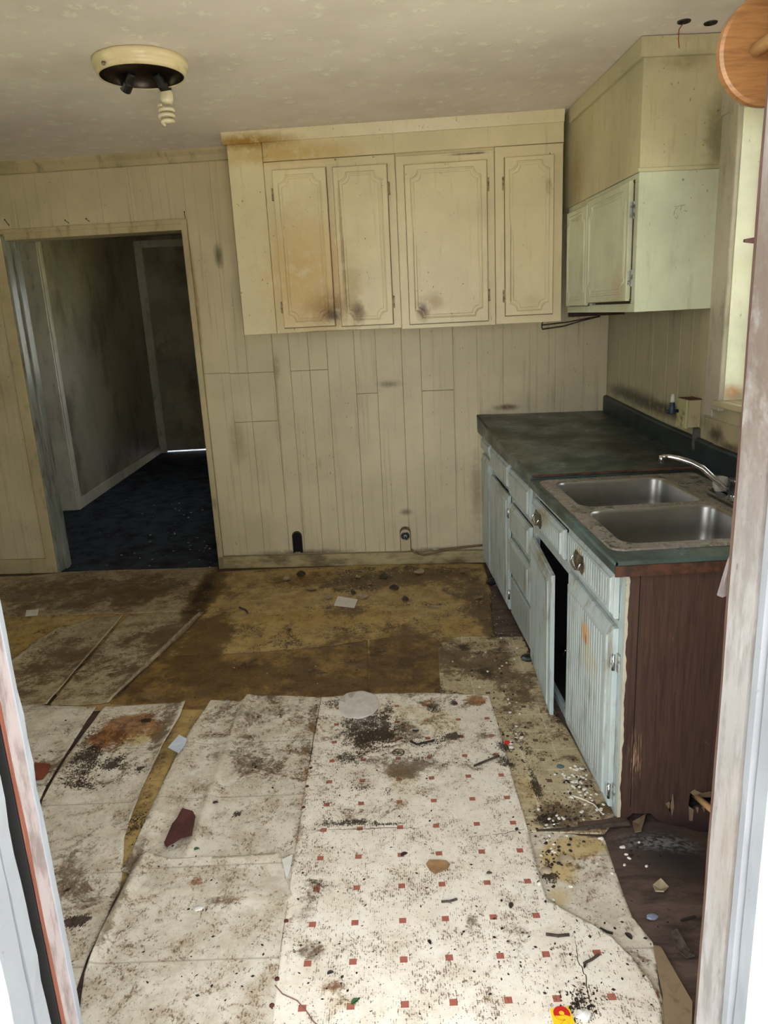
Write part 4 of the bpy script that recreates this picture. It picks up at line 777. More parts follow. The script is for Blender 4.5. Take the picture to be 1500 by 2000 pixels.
# spots of soil: (px, py, half width, half height, kind, strength)
SOIL = [
 # back part of the room: thick brown filth on the old linoleum
 (740,1130,150,22,A_,.95),(740,1130,90,16,D,.35),(860,1120,90,15,A_,.6),(600,1125,70,16,G_,.5),(620,1130,120,18,A_,.5),(700,1190,120,16,A_,.5),(905,1150,60,30,A_,.6),(930,1190,40,40,A_,.5),
 (740,1240,200,35,A_,.42),(560,1235,60,14,D,.4),(690,1230,40,12,D,.4),(850,1200,50,10,D,.3),(470,1230,50,14,D,.35),(620,1185,60,8,D,.3),(650,1300,260,45,A_,.45),(150,1160,260,50,A_,.4),(150,1290,200,90,A_,.32),(560,1320,20,8,D,.5),(480,1300,30,10,D,.45),(620,1310,30,10,D,.45),(690,1290,26,8,D,.4),(740,1275,30,8,D,.45),(440,1340,20,8,D,.4),(500,1320,160,40,A_,.3),(790,1300,90,60,A_,.6),(790,1300,80,50,D,.3),(660,1335,120,25,A_,.8),(560,1285,120,20,D,.30),(400,1250,50,70,A_,.9),(400,1160,30,60,A_,1.2),(400,1150,22,50,D,.5),(390,1180,30,50,D,.4),
 (740,1215,180,14,D,.28),(560,1255,90,16,D,.38),(420,1330,80,40,A_,.7),(380,1290,60,60,A_,.7),(300,1300,70,60,A_,.4),(520,1225,90,20,A_,.25),(640,1205,220,30,Y_,.8),(900,1220,70,25,Y_,.8),(900,1225,60,14,G_,.3),(880,1170,80,12,Y_,.6),(480,1250,90,20,Y_,.5),
 (680,1150,60,10,D,.45),(740,1110,120,8,D,.5),(830,1180,90,6,D,.4),(560,1200,70,10,D,.25),(470,1190,60,8,Y_,.6),(955,1200,30,80,A_,1.0),(975,1210,20,60,D,.4),(500,1110,60,8,D,.35),(470,1155,60,20,A_,.35),
 (100,1150,140,30,A_,.5),(250,1150,140,30,A_,.6),(230,1130,80,10,D,.2),(180,1180,60,8,D,.2),(60,1240,60,30,Y_,.8),(90,1235,60,16,D,.35),
 (100,1290,90,60,A_,.30),(220,1280,70,60,A_,.40),(220,1310,50,20,D,.2),(160,1340,60,14,D,.18),(330,1250,60,40,A_,.7),(240,1345,70,20,A_,.4),
 # left front sheet with the burnt rust patch
 (255,1408,60,18,G_,1.0),(215,1440,50,32,G_,.9),(285,1420,45,22,G_,.8),(200,1450,60,30,A_,.6),(270,1440,60,20,Y_,.9),(178,1470,32,22,D,.6),(160,1490,45,28,D,.55),(220,1490,34,20,D,.6),(218,1495,14,8,D,.9),(284,1407,14,6,D,1.0),(272,1500,10,5,D,.9),(180,1530,60,16,D,.35),(150,1520,50,25,D,.4),(165,1440,20,35,D,.4),(240,1510,60,30,A_,.35),(160,1545,70,15,D,.22),
 (110,1480,60,60,A_,.35),(90,1530,30,30,D,.3),(120,1430,40,20,D,.2),(150,1797,32,12,D,.9),(140,1805,50,22,D,.4),(150,1760,60,50,A_,.4),(130,1700,50,70,A_,.25),(130,1737,8,4,D,.9),(200,1600,90,60,A_,.12),(330,1400,20,80,A_,.5),(300,1520,16,80,A_,.35),
 (500,1440,150,90,A_,.20),(800,1440,180,80,A_,.20),(820,1560,200,50,A_,.10),(880,1480,100,90,Y_,.25),(230,1640,70,60,A_,.14),(440,1620,120,50,A_,.10),(570,1560,20,12,D,.3),(470,1700,40,8,G_,.25),(560,1350,300,16,A_,.4),(330,1330,90,24,D,.3),(540,1345,60,10,D,.35),(700,1350,50,8,D,.35),(270,1620,20,50,D,.4),(265,1600,14,40,D,.4),(255,1700,20,70,A_,.7),(215,1800,20,90,A_,.7),(215,1800,10,90,D,.35),
 # middle sheets
 (440,1400,50,40,A_,.25),(420,1450,30,60,A_,.2),(540,1400,70,40,A_,.35),(520,1480,60,60,A_,.28),(505,1485,16,14,D,.55),(500,1440,14,10,D,.5),(495,1500,8,10,D,.5),(465,1590,12,8,D,.8),(540,1375,60,14,D,.2),(545,1400,14,10,D,.4),
 (604,1450,14,60,G_,.4),(594,1540,12,70,G_,.5),(582,1630,14,34,G_,.65),(575,1640,14,20,D,.4),(608,1440,14,80,A_,.5),(565,1800,14,60,G_,.45),(570,1690,20,20,G_,.4),(590,1480,18,90,A_,.35),
 # folded strip bottom left
 (380,1727,40,10,G_,.6),(300,1760,40,8,G_,.4),(310,1800,14,10,G_,.55),(330,1770,60,10,A_,.35),(400,1780,30,9,D,.5),(430,1765,40,10,A_,.5),(450,1762,50,7,G_,.45),(540,1750,30,8,G_,.5),(380,1870,60,24,A_,.2),(360,1840,30,10,G_,.2),(520,1720,30,14,G_,.25),(430,1700,60,20,A_,.1),(270,1900,80,60,A_,.15),(300,1850,60,30,A_,.2),(365,1950,8,8,G_,.8),(560,1890,6,50,G_,.5),
 # big sheet with squares
 (720,1430,80,50,D,.6),(640,1470,14,20,D,.35),(700,1410,55,30,D,.40),(690,1480,50,20,D,.45),(740,1460,80,40,A_,.3),(760,1380,16,30,D,.5),(755,1420,12,30,D,.5),(640,1440,24,60,A_,.35),(625,1450,20,80,G_,.45),(660,1375,40,16,D,.5),(780,1390,70,30,Y_,.5),(845,1385,22,14,D,.6),(840,1375,18,12,G_,.6),(885,1375,12,7,D,.8),(930,1370,26,14,G_,1.0),(905,1380,30,16,A_,.4),
 (830,1450,60,16,D,.45),(800,1480,60,20,D,.4),(800,1500,70,24,A_,.45),(790,1520,70,30,Y_,.45),(850,1410,80,40,Y_,.5),(885,1440,26,9,D,.9),(920,1440,40,14,A_,.3),(985,1460,20,14,D,.8),(990,1490,26,14,D,.6),(860,1480,40,26,D,.3),(930,1500,30,16,A_,.25),(880,1370,80,10,A_,.4),
 (700,1560,70,36,D,.33),(640,1600,20,20,D,.5),(680,1610,60,8,D,.65),(760,1612,50,5,D,.7),(700,1590,90,24,A_,.35),(800,1560,60,30,Y_,.35),(760,1545,14,8,D,.4),(640,1570,14,22,D,.4),(870,1540,60,20,A_,.15),
 (618,1735,32,26,D,.38),(620,1735,40,30,A_,.3),(618,1733,12,8,G_,.7),(600,1830,40,60,Y_,.35),(610,1860,30,24,A_,.35),(590,1780,40,60,A_,.15),(650,1930,36,14,G_,.8),(670,1950,20,14,G_,.4),(720,1890,30,30,A_,.25),(660,1960,50,50,Y_,.4),(690,1990,20,26,G_,.5),(715,1895,20,20,G_,.25),(790,1930,30,16,A_,.3),
 (925,1810,20,22,A_,.55),(930,1800,16,16,G_,.25),(1020,1840,40,34,A_,.4),(1030,1870,30,14,A_,.3),(990,1760,60,30,A_,.15),(1130,1950,22,26,D,.5),(1145,1985,16,20,D,.5),(1120,1930,30,40,A_,.3),(1080,1900,40,30,A_,.15),(950,1950,60,30,Y_,.3),(1160,1880,40,30,A_,.15),(700,1640,60,10,A_,.2),(950,1620,40,10,A_,.12),
 # older squares sheet along the cabinets
 (1000,1330,60,50,A_,.45),(960,1300,60,50,A_,.55),(950,1310,24,14,D,.6),(970,1270,20,10,D,.5),(935,1275,14,10,D,.7),(1000,1370,40,30,A_,.4),(1050,1420,50,30,A_,.4),(1010,1430,26,30,D,.4),(1030,1470,20,40,D,.4),(1045,1530,12,36,D,.75),(1030,1540,40,50,Y_,.6),(1080,1330,14,20,D,.7),(1060,1290,30,60,A_,.6),(1100,1400,30,16,D,.6),(1090,1400,50,40,A_,.5),
 (1075,1580,60,26,D,.4),(1100,1590,70,30,A_,.6),(1100,1600,80,20,G_,.2),(1060,1600,24,16,D,.6),(1180,1580,24,20,A_,.6),(1180,1575,20,16,Y_,.8),(1130,1560,40,16,D,.3),(1110,1500,50,40,A_,.35),(1140,1540,30,30,A_,.3),(900,1290,50,40,A_,.5),(870,1300,20,50,A_,.5),(905,1265,14,9,D,.7),(1000,1240,20,20,D,.4),(1150,1500,16,40,D,.3),
 (860,1345,20,14,D,.5),(980,1400,16,30,D,.3),
 # yellowed strip in front of the cabinet end
 (1130,1650,70,26,Y_,1.3),(1090,1680,40,50,Y_,1.2),(1160,1670,40,30,G_,.45),(1170,1700,26,24,G_,.4),(1140,1690,50,30,A_,.4),(1095,1660,30,20,D,.4),(1080,1710,24,20,D,.6),(1072,1690,14,30,D,.6),(1085,1740,16,20,D,.35),(1090,1750,26,30,Y_,.9),(1180,1740,40,40,A_,.15),(1230,1850,40,50,A_,.22),(1260,1900,30,40,D,.25),(1250,1880,30,30,A_,.3),(1170,1760,30,20,G_,.12),
]
SL = []
for px, py, rx, ry, ch, s in SOIL:
    c = fl(px, py, .009); a = abs(fl(px+rx, py)[0]-fl(px, py)[0]); b = abs(fl(px, py-ry)[1]-fl(px, py+ry)[1])/2; SL.append((c[0], c[1], a, b, ch, s))
def inpoly(x, y, P):
    ins = np.zeros(x.shape, bool); n = len(P)
    for i in range(n):
        x0, y0 = P[i]; x1, y1 = P[(i+1) % n]
        c = ((y0 > y) != (y1 > y)); 
        with np.errstate(divide='ignore', invalid='ignore'): ins ^= c & (x < (x1-x0)*(y-y0)/((y1-y0) or 1e-12)+x0)
    return ins
SHEETS = []
def sheet_z(zb, ridges, x, y):
    z = zb + und(x, y)
    for (ax, ay), (bx_, by_), h, w, asym in ridges:
        dx, dy = bx_-ax, by_-ay; L = math.hypot(dx, dy); t_ = ((x-ax)*dx+(y-ay)*dy)/(L*L); s = ((x-ax)*dy-(y-ay)*dx)/L
        e = min(1, max(0, min(t_+.08, 1.08-t_)*8)); ww = w*(asym if s > 0 else 1); z += h*e*math.exp(-(s/ww)**2)
    return z
def sheet(label, poly, zb, mt, ridges=(), name='vinyl_sheet', dens=.0115, jag=.004, th=.0022):
    P = [tuple(fl(x, y, zb)[:2]) for x, y in poly]
    Q = []                                    # uneven, hand-torn outline
    for i in range(len(P)):
        a, b = P[i], P[(i+1) % len(P)]; L = math.hypot(b[0]-a[0], b[1]-a[1]); n = max(1, int(L/.05))
        for k in range(n):
            t_ = k/n; x, y = a[0]+(b[0]-a[0])*t_, a[1]+(b[1]-a[1])*t_
            if k: j = jag*mn.noise(Vector((x*11, y*11, zb*900))); nx_, ny_ = -(b[1]-a[1])/L, (b[0]-a[0])/L; x += nx_*j; y += ny_*j
            Q.append((x, y))
    R_ = [(tuple(fl(*r[0], zb)[:2]), tuple(fl(*r[1], zb)[:2]), r[2], r[3], r[4] if len(r) > 4 else 1.0) for r in ridges]
    bm = bmesh.new(); vs = [bm.verts.new((x, y, 0)) for x, y in Q]; es = [bm.edges.new((vs[i], vs[(i+1) % len(vs)])) for i in range(len(vs))]
    bmesh.ops.triangle_fill(bm, use_beauty=True, use_dissolve=False, edges=es)
    xs = [q[0] for q in Q]; ys2 = [q[1] for q in Q]
    x = math.floor(min(xs)/dens)*dens+dens
    while x < max(xs):
        bmesh.ops.bisect_plane(bm, geom=bm.verts[:]+bm.edges[:]+bm.faces[:], plane_co=(x,0,0), plane_no=(1,0,0)); x += dens
    y = math.floor(min(ys2)/dens)*dens+dens
    while y < max(ys2):
        bmesh.ops.bisect_plane(bm, geom=bm.verts[:]+bm.edges[:]+bm.faces[:], plane_co=(0,y,0), plane_no=(0,1,0)); y += dens
    for v in bm.verts: v.co.z = sheet_z(zb, R_, v.co.x, v.co.y)
    for f in bm.faces:
        if f.normal.z < 0: f.normal_flip()
        f.smooth = True
    be = [e for e in bm.edges if e.is_boundary]
    r = bmesh.ops.extrude_edge_only(bm, edges=be)
    for g in r['geom']:
        if isinstance(g, bmesh.types.BMVert): g.co.z -= th
    me = bpy.data.meshes.new(name); bm.to_mesh(me); bm.free()
    n = len(me.vertices); co = np.empty(n*3); me.vertices.foreach_get('co', co); co = co.reshape(-1, 3)
    col = np.zeros((n, 4))
    for cx, cy, a, b, ch, s in SL:
        d = np.sqrt(((co[:,0]-cx)/a)**2+((co[:,1]-cy)/b)**2); w = np.clip((1.35-d)/1.1, 0, 1); w = w*w*(3-2*w)
        col[:, ch] = np.maximum(col[:, ch], w*s) + np.minimum(col[:, ch], w*s)*.35
    cw = np.zeros(n)
    for (ax, ay), (bx_, by_), h, w, asym in R_:
        if h < .005: continue
        dx, dy = bx_-ax, by_-ay; L = math.hypot(dx, dy); t_ = ((co[:,0]-ax)*dx+(co[:,1]-ay)*dy)/(L*L); s_ = ((co[:,0]-ax)*dy-(co[:,1]-ay)*dx)/L
        cw = np.maximum(cw, np.exp(-(s_/.007)**2)*(t_ > -.02)*(t_ < 1.02))
    fa = me.attributes.new('crest', 'FLOAT', 'POINT'); fa.data.foreach_set('value', cw.astype(np.float32))
    ca = me.color_attributes.new('soil', 'FLOAT_COLOR', 'POINT'); ca.data.foreach_set('color', np.clip(col, 0, 1.5).astype(np.float32).ravel())
    o = link(name, me, mt); SHEETS.append((Q, zb, R_, th, (min(xs), max(xs), min(ys2), max(ys2))))
    return solo(o, label, 'flooring')
def top_z(x, y):
    z = sag(x, y)
    for Q, zb, R_, th, bb_ in SHEETS:
        if bb_[0] < x < bb_[1] and bb_[2] < y < bb_[3] and inpoly(np.array([x]), np.array([y]), Q)[0]: z = max(z, sheet_z(zb, R_, x, y))
    return z
sheet('yellow-brown filthy linoleum covering the back of the floor', [(360,1122),(500,1112),(700,1104),(905,1100),(945,1102),(958,1150),(964,1240),(900,1262),(860,1300),(855,1380),(640,1400),(400,1420),(330,1500),(250,1760),(190,1740),(330,1380),(140,1390),(60,1300),(-20,1300),(-60,1215),(60,1195),(380,1196),(395,1150)], .0035, M_l_yel, dens=.02)
sheet('yellow stained vinyl strip between the big squared sheet and the bare rotten floor', [(1010,1590),(1080,1622),(1180,1636),(1205,1710),(1235,1790),(1275,1840),(1287,1925),(1330,2120),(1150,2120),(1040,1900),(1010,1750)], .0030, M_l_stone, jag=.003)
sheet('dark brown stained vinyl rectangle in the middle of the floor', [(722,1250),(790,1240),(850,1246),(866,1262),(866,1375),(722,1378)], .0052, M_l_brown, jag=.002)
sheet('long brown stained vinyl strip left of the dark rectangle', [(300,1283),(480,1275),(640,1262),(718,1250),(720,1378),(500,1385),(360,1385),(215,1375)], .0056, M_l_brown, jag=.003)
sheet('old vinyl with brown squares running along the cabinet fronts', [(856,1268),(868,1252),(900,1243),(1022,1243),(1040,1290),(1085,1390),(1118,1440),(1200,1590),(1195,1610),(1180,1628),(1010,1622),(930,1500),(880,1385),(862,1380)], .0065, M_l_dots2, [((1020,1420),(1060,1560),.004,.02)], jag=.003)
sheet('grey-cream vinyl by the doorway with a small white note on it', [(-60,1128),(60,1124),(128,1117),(240,1113),(425,1107),(414,1150),(378,1196),(200,1198),(60,1204),(-60,1206)], .0062, M_l_stone2, [((-60,1200),(370,1193),.004,.012)])
sheet('curled vinyl piece with a raised pale corner at the left', [(-40,1350),(26,1292),(70,1256),(118,1228),(180,1206),(240,1203),(210,1240),(150,1308),(92,1376),(-10,1380)], .0085, M_l_stone2, [((20,1300),(125,1222),.014,.05,.6),((240,1203),(92,1376),.009,.012)])
sheet('narrow slanting vinyl piece between two folds at the left', [(248,1203),(335,1196),(398,1196),(370,1225),(300,1290),(212,1372),(150,1377),(98,1377),(155,1308),(215,1240)], .0085, M_l_stone2, [((388,1200),(214,1368),.008,.012),((250,1204),(98,1377),.004,.010)])
sheet('vinyl piece beside the door jamb with a torn red-brown scrap', [(-40,1382),(60,1376),(188,1381),(150,1440),(85,1545),(40,1640),(-40,1640)], .0072, M_l_stone, [((186,1384),(86,1540),.004,.015)])
sheet('grey-cream vinyl with a burnt rust-brown patch', [(206,1380),(300,1374),(362,1371),(352,1400),(318,1460),(275,1550),(243,1640),(240,1690),(235,1735),(170,1870),(140,1960),(60,1960),(40,1700),(84,1560),(130,1480)], .0076, M_l_stone, [((360,1374),(245,1640),.010,.022),((206,1382),(88,1548),.005,.012),((330,1440),(260,1600),.006,.02)])
sheet('pale folded vinyl with two long creases in the middle', [(404,1385),(412,1370),(444,1366),(476,1372),(486,1359),(540,1358),(628,1362),(612,1440),(592,1570),(575,1700),(568,1760),(300,1720),(236,1700),(262,1660),(300,1570),(360,1450)], .0110, M_l_stone, [((478,1372),(366,1680),.012,.016),((408,1372),(300,1600),.012,.045,.7),((486,1360),(470,1420),.014,.02),((306,1590),(262,1670),.010,.03)])
sheet('pale vinyl strip folded over at the front left', [(286,1666),(300,1672),(335,1679),(440,1676),(546,1668),(556,1700),(572,1752),(562,1760),(548,1850),(534,1990),(524,2100),(140,2100),(165,1900),(200,1820),(240,1742),(262,1690)], .0150, M_l_stone, [((290,1668),(560,1674),.006,.03),((255,1742),(566,1752),-.004,.008),((250,1740),(568,1756),.005,.02),((285,1672),(172,1880),.012,.02),((462,1675),(400,2040),.002,.006)])
sheet('big cream vinyl sheet printed with red squares', [(628,1362),(700,1356),(830,1353),(955,1358),(965,1390),(990,1480),(1010,1550),(1032,1625),(1048,1690),(1068,1754),(1090,1768),(1150,1800),(1195,1828),(1235,1870),(1262,1905),(1284,1936),(1292,1975),(1300,2120),(518,2120),(530,1980),(552,1830),(574,1680),(596,1540)], .0135, M_l_dots, [((700,1358),(955,1360),.002,.03),((628,1366),(540,1960),.002,.012),((1135,1880),(1180,1995),.002,.006)], dens=.014, jag=.002)
def flt(px, py, z=None):                    # pixel -> point on whatever covers the floor there
    if z is not None: return fl(px, py, z)
    p = fl(px, py); z = top_z(p[0], p[1])
    return fl(px, py, z)
# bare wooden lath and torn bits beside the yellow strip
def flat(poly, z, th, name, mt, lab, cat, lift=0, group=None, bend=.0):
    P = [flt(x, y) for x, y in poly]; zz = z if z is not None else max(top_z(p[0], p[1]) for p in P)+.0004+lift
    m = MB(); cx = sum(p[0] for p in P)/len(P); cy = sum(p[1] for p in P)/len(P); R_ = max(math.hypot(p[0]-cx, p[1]-cy) for p in P)
    lo = [(p[0], p[1], zz+bend*(math.hypot(p[0]-cx, p[1]-cy)/R_)**2*(1+.6*math.sin(i*2.4))) for i, p in enumerate(P)]
    n = len(P); hi = [(a, b, c+th) for a, b, c in lo]; m.v = [tuple(map(float, q)) for q in lo+hi+[(cx,cy,zz),(cx,cy,zz+th)]]
    for i in range(n):
        j = (i+1) % n; m.f += [(i,j,n+j,n+i),(j,i,2*n),(n+i,n+j,2*n+1)]
    return solo(m.build(name, mt), lab, cat, group)
flat([(1276,1852),(1290,1856),(1352,1965),(1348,2080),(1300,2080),(1294,1950)], None, .007, 'wood_lath', M_rawwood, 'bare tapering wooden lath lying beside the right door jamb', 'wood')
m = MB(); a = flt(1048,1622,.012); b = flt(1130,1618,.014); c = flt(1228,1607,.016); m.tube([a, b, c], [.004,.006,.010], 6, flat=.6); solo(m.build('wood_strip', M_twig), 'broken grey wooden strip on the floor at the foot of the cabinet', 'wood')
flat([(1128,1612),(1180,1606),(1222,1600),(1226,1612),(1180,1617),(1130,1620)], None, .006, 'wood_splinter', M_rawedge, 'flat brown splinter of wood touching the foot of the brown panel', 'wood', lift=.004)
for L, lb in (([(1310,1830),(1322,1828),(1348,1862),(1356,1880),(1340,1876),(1322,1858)], 'curled dark shaving on the bare floor beside the right jamb'), ([(1235,1608),(1250,1602),(1262,1596),(1252,1630),(1240,1632)], 'brown torn splinter standing against the foot of the brown panel'), ([(1275,1735),(1290,1728),(1306,1738),(1296,1752),(1280,1748)], 'pale torn flake on the bare rotten floor')):
    flat(L, None, .004, 'wood_shaving', M_twig if 'dark' in lb else M_rawwood if 'brown' in lb else M_chipw, lb, 'wood', bend=.012)

# ================================================================== litter
flat([(660,1166),(699,1172),(692,1188),(652,1184)], None, .0012, 'paper', M_white, 'square of white paper on the dirty floor near the back wall', 'paper', bend=.003)
flat([(52,1194),(76,1192),(74,1204),(50,1207)], None, .001, 'paper', M_white, 'small white note on the floor left of the doorway', 'paper', lift=.005)
pc = flt(700,1377); zc = top_z(pc[0], pc[1]); rings = []; ar = abs(flt(740,1377)[0]-pc[0]); br_ = abs(flt(700,1351)[1]-flt(700,1403)[1])/2
for f_ in (1, .93, .7, .45, .2, .02):
    rings.append([(pc[0]+math.cos(k*math.pi/20)*ar*f_*(1+.035*math.sin(3*k*math.pi/20+1)), pc[1]+math.sin(k*math.pi/20)*br_*f_*(1+.04*math.cos(2*k*math.pi/20)), zc+.004+.003*(1-f_)+.0012*math.sin(k*1.3+f_*9)*f_) for k in range(40)])
m = MB(); m.loft(rings); m.v += [(a, b, c-.0015) for a, b, c in rings[0]]; o_ = len(m.v)-40
m.f += [(i_, (i_+1) % 40, o_+(i_+1) % 40, o_+i_) for i_ in range(40)]
solo(m.build('paper_disc', plain('pale_filter_paper', (214,208,200), .8, vary=.08, scale=30), smooth=True), 'round whitish flattened paper disc at the top edge of the squared sheet', 'paper')
pf = flat([(330,1476),(352,1452),(366,1450),(362,1462),(350,1480)], None, .001, 'paper', plain('bluish_paper', (196,204,216), .8, vary=.08), 'bluish printed paper scrap tucked under the creased vinyl', 'paper', lift=.010, bend=.004)
flat([(551,1683),(572,1673),(568,1700),(560,1722)], None, .001, 'paper', M_white, 'white paper corner in the gap beside the squared sheet', 'paper', lift=.003)
flat([(322,1658),(338,1620),(346,1610),(358,1592),(378,1596),(383,1604),(376,1640),(356,1648),(340,1660),(326,1668)], None, .0018, 'veneer_scrap', plain('dark_maroon_veneer', (84,44,42), .6, vary=.2), 'torn dark maroon scrap of veneer on the creased vinyl', 'scrap', lift=.006, bend=.004)
flat([(68,1492),(98,1494),(96,1508),(84,1524),(70,1526)], None, .0018, 'veneer_scrap', plain('red_brown_scrap', (134,66,46), .6, vary=.2), 'torn red-brown scrap beside the left door jamb', 'scrap', bend=.004)
flat([(832,1690),(838,1683),(856,1681),(872,1684),(879,1690),(874,1699),(862,1702),(850,1709),(840,1703)], None, .002, 'cardboard_scrap', M_tan, 'tan crumpled scrap in the middle of the squared sheet', 'scrap', bend=.003)
def leaf(px, py, s, an, mt, lab, nm='leaf'):
    s *= .72; p = flt(px, py); z = top_z(p[0], p[1])+.001; m = MB(); lo = []
    for k in range(10):
        t_ = 2*math.pi*k/10; r = s*(1 if k else 1.25); x = math.cos(t_)*r; y = math.sin(t_)*r*.62
        lo.append((p[0]+x*math.cos(an)-y*math.sin(an), p[1]+x*math.sin(an)+y*math.cos(an), z+.004*abs(math.sin(t_))))
    n = 10; m.v = lo+[(a, b, c+.0012) for a, b, c in lo]+[(p[0],p[1],z),(p[0],p[1],z+.0012)]
    m.v = [tuple(map(float, v)) for v in m.v]
    for i in range(n):
        j = (i+1) % n; m.f += [(i,j,n+j,n+i),(j,i,2*n),(n+i,n+j,2*n+1)]
    solo(m.build(nm, mt), lab, 'leaf' if nm == 'leaf' else 'debris')
leaf(383,1657,.011,.4,M_green,'small green leaf on the creased vinyl'); leaf(693,1958,.013,.6,M_green,'green leaf covering a red square at the bottom of the picture')
for px, py, s, an, lb in ((789,1670,.014,.5,'dark brown curled leaf beside a red square, middle of the sheet'),(645,1902,.010,.3,'small dark leaf at the lower left of the squared sheet'),(998,1770,.013,1.2,'grey-brown leaf right of centre on the squared sheet'),(839,1842,.009,2,'small dark leaf below the middle of the squared sheet'),(1142,1890,.007,1,'tiny grey leaf near the long crack'),(1228,1830,.014,2.0,'dark twig-like leaf at the edge of the yellow strip'),(955,1707,.010,0,'small grey leaf above a red square on the right'),(500,1500,.010,1.1,'dark fleck in the middle of the creased vinyl'),(420,1568,.012,.3,'pale grey flake on the creased vinyl')):
    leaf(px, py, s, an, M_twig if 'grey' in lb else M_seed, lb, 'debris_flake')
def stick(pts, r, lab, mt, nm='twig', cat='twig'):
    q = [flt(x, y) for x, y in pts]; q = [(p[0], p[1], top_z(p[0], p[1])+r*1.05) for p in q]
    m = MB(); m.tube(q, r, 6); solo(m.build(nm, mt), lab, cat)
stick([(802,1450),(815,1456),(826,1453),(848,1448)], .004, 'forked black twig on the stained top of the squared sheet', M_seed)
stick([(806,1428),(812,1429),(818,1428)], .0035, 'short dark twig near the top of the squared sheet', M_seed)
stick([(1066,1827),(1090,1830),(1112,1828)], .0035, 'grey twig lying level on the lower right of the squared sheet', M_twig)
stick([(862,1763),(878,1762),(893,1758)], .0030, 'thin grey twig in the middle of the squared sheet', M_twig)
stick([(1140,1885),(1156,1876),(1170,1866)], .003, 'small dark twig by the long crack', M_twig)
stick([(1172,1815),(1186,1822),(1197,1825)], .003, 'dark twig at the slanting edge of the squared sheet', M_seed)
stick([(1330,1800),(1345,1796),(1358,1792)], .003, 'dark twig on the bare floor by the right jamb', M_seed)
stick([(926,1498),(945,1490),(975,1478)], .004, 'long pale grey strip near the right edge of the squared sheet', M_twig)
stick([(537,1925),(552,1942),(580,1955),(598,1975),(612,1996),(640,2020)], .0012, 'thin curved wire at the bottom of the squared sheet', plain('brown_wire', (128,92,84), .6), 'wire', 'wire')
stick([(1118,1555),(1138,1562),(1160,1572),(1176,1590)], .002, 'white plastic tie among the pellets by the cabinet', M_pellet, 'cable_tie', 'tie')
stick([(468,1188),(480,1193),(484,1199)], .005, 'small dark stick on the yellow linoleum', M_twig)
# bolt
p = flt(1076,1614); q = flt(1098,1612); z = top_z(p[0], p[1])+.006
bo = thing('bolt', 'small shiny bolt on the floor near the broken strip', 'bolt', (p[0], p[1], z-.006)); d = Vector((q[0]-p[0], q[1]-p[1], 0)).normalized()
m = MB(); m.lathe([(.0028,0),(.0028,.026)], (p[0], p[1], z), d, 10); m.build('shank', M_chrome, bo, smooth=True); m = MB(); m.lathe([(.0055,.024),(.0055,.029)], (p[0], p[1], z), d, 6); m.build('bolt_head', M_chrome, bo)
# jar-lid ring
p = flt(778,1471); z = top_z(p[0], p[1])+.001; sk_ = thing('drain_strainer', 'small round grey sink strainer on the squared sheet', 'strainer', (p[0], p[1], z))
m = MB(); m.lathe([(.021,0),(.022,.003),(.018,.004),(.017,.001),(.021,0)], (p[0],p[1],z), n=28, cap=False); m.build('ring', M_oldmetal, sk_, smooth=True)
m = MB()
for k in range(3):
    a = k*math.pi/3+.3; m.tube([(p[0]-math.cos(a)*.018,p[1]-math.sin(a)*.018,z+.002),(p[0]+math.cos(a)*.018,p[1]+math.sin(a)*.018,z+.002)], .0016, 5)
m.lathe([(.006,.0),(.006,.004)], (p[0],p[1],z), n=12); m.build('spokes', M_oldmetal, sk_)
# pull tab, ring
p = flt(1014,1448); z = top_z(p[0], p[1])+.002; m = MB(); m.tube([(p[0]+math.cos(k*.35)*.013, p[1]+math.sin(k*.35)*.013, z) for k in range(18)], .002, 6, True); solo(m.build('metal_ring', M_oldmetal), 'small rusty ring among the litter right of the squared sheet', 'ring')
w_ = thing('wrapper', 'crumpled red and white wrapper at the right edge of the squared sheet', 'wrapper', flt(993,1455,.014))
def crumple(px, py, rx, h, mt, nm, par=None, sd=0, n=9):
    p = flt(px, py); z = top_z(p[0], p[1]); m = MB(); rings = []
    for j, (s, zz) in enumerate(((.8,0),(1,.35),(.7,.8),(.15,1))):
        rings.append([(p[0]+math.cos(2*math.pi*k/n)*rx*s*(1+.45*mn.noise(Vector((k*1.7, j*2.3, sd)))), p[1]+math.sin(2*math.pi*k/n)*rx*.8*s*(1+.45*mn.noise(Vector((k*1.3, j*3.3, sd+5)))), z+.0005+zz*h*(1+.5*mn.noise(Vector((k, j, sd+9))))) for k in range(n)])
    m.loft(rings); return m.build(nm, mt, par)
crumple(990,1452,.010,.010,M_red,'red_half',w_,1); crumple(998,1461,.009,.008,M_white,'white_half',w_,2)
for px, py, rx, h, mt, lb, sd in ((1032,1288,.035,.022,M_navy,'crumpled black film at the foot of the drawers',3),(967,1140,.05,.035,M_navy,'black crumpled bag at the far foot of the cabinet',4),(1094,1498,.014,.006,M_teal,'teal plastic scrap by the white pellets',5),(1274,1792,.014,.006,plain('blue_yellow_foil',(132,140,160),.4),'blue and silver foil scrap on the bare rotten floor',6),(300,955,.01,.01,M_white,None,7),(1140,1985,.018,.010,M_white,'white crumpled tissue in the leaf litter at the bottom right',8),(1105,1678,.022,.006,M_chipw,'pale torn label among the litter on the yellow strip',9),(1068,1702,.016,.008,M_chipw,'small pale flake beside the edge of the squared sheet',10),(388,1775,.012,.005,M_white,'silvery foil scrap on the folded vinyl strip',11),(215,1690,.006,.004,M_white,None,12)):
    if lb: tag(solo(crumple(px, py, rx, h, mt, 'crumpled_scrap', None, sd), lb, 'scrap'), lb, 'scrap')
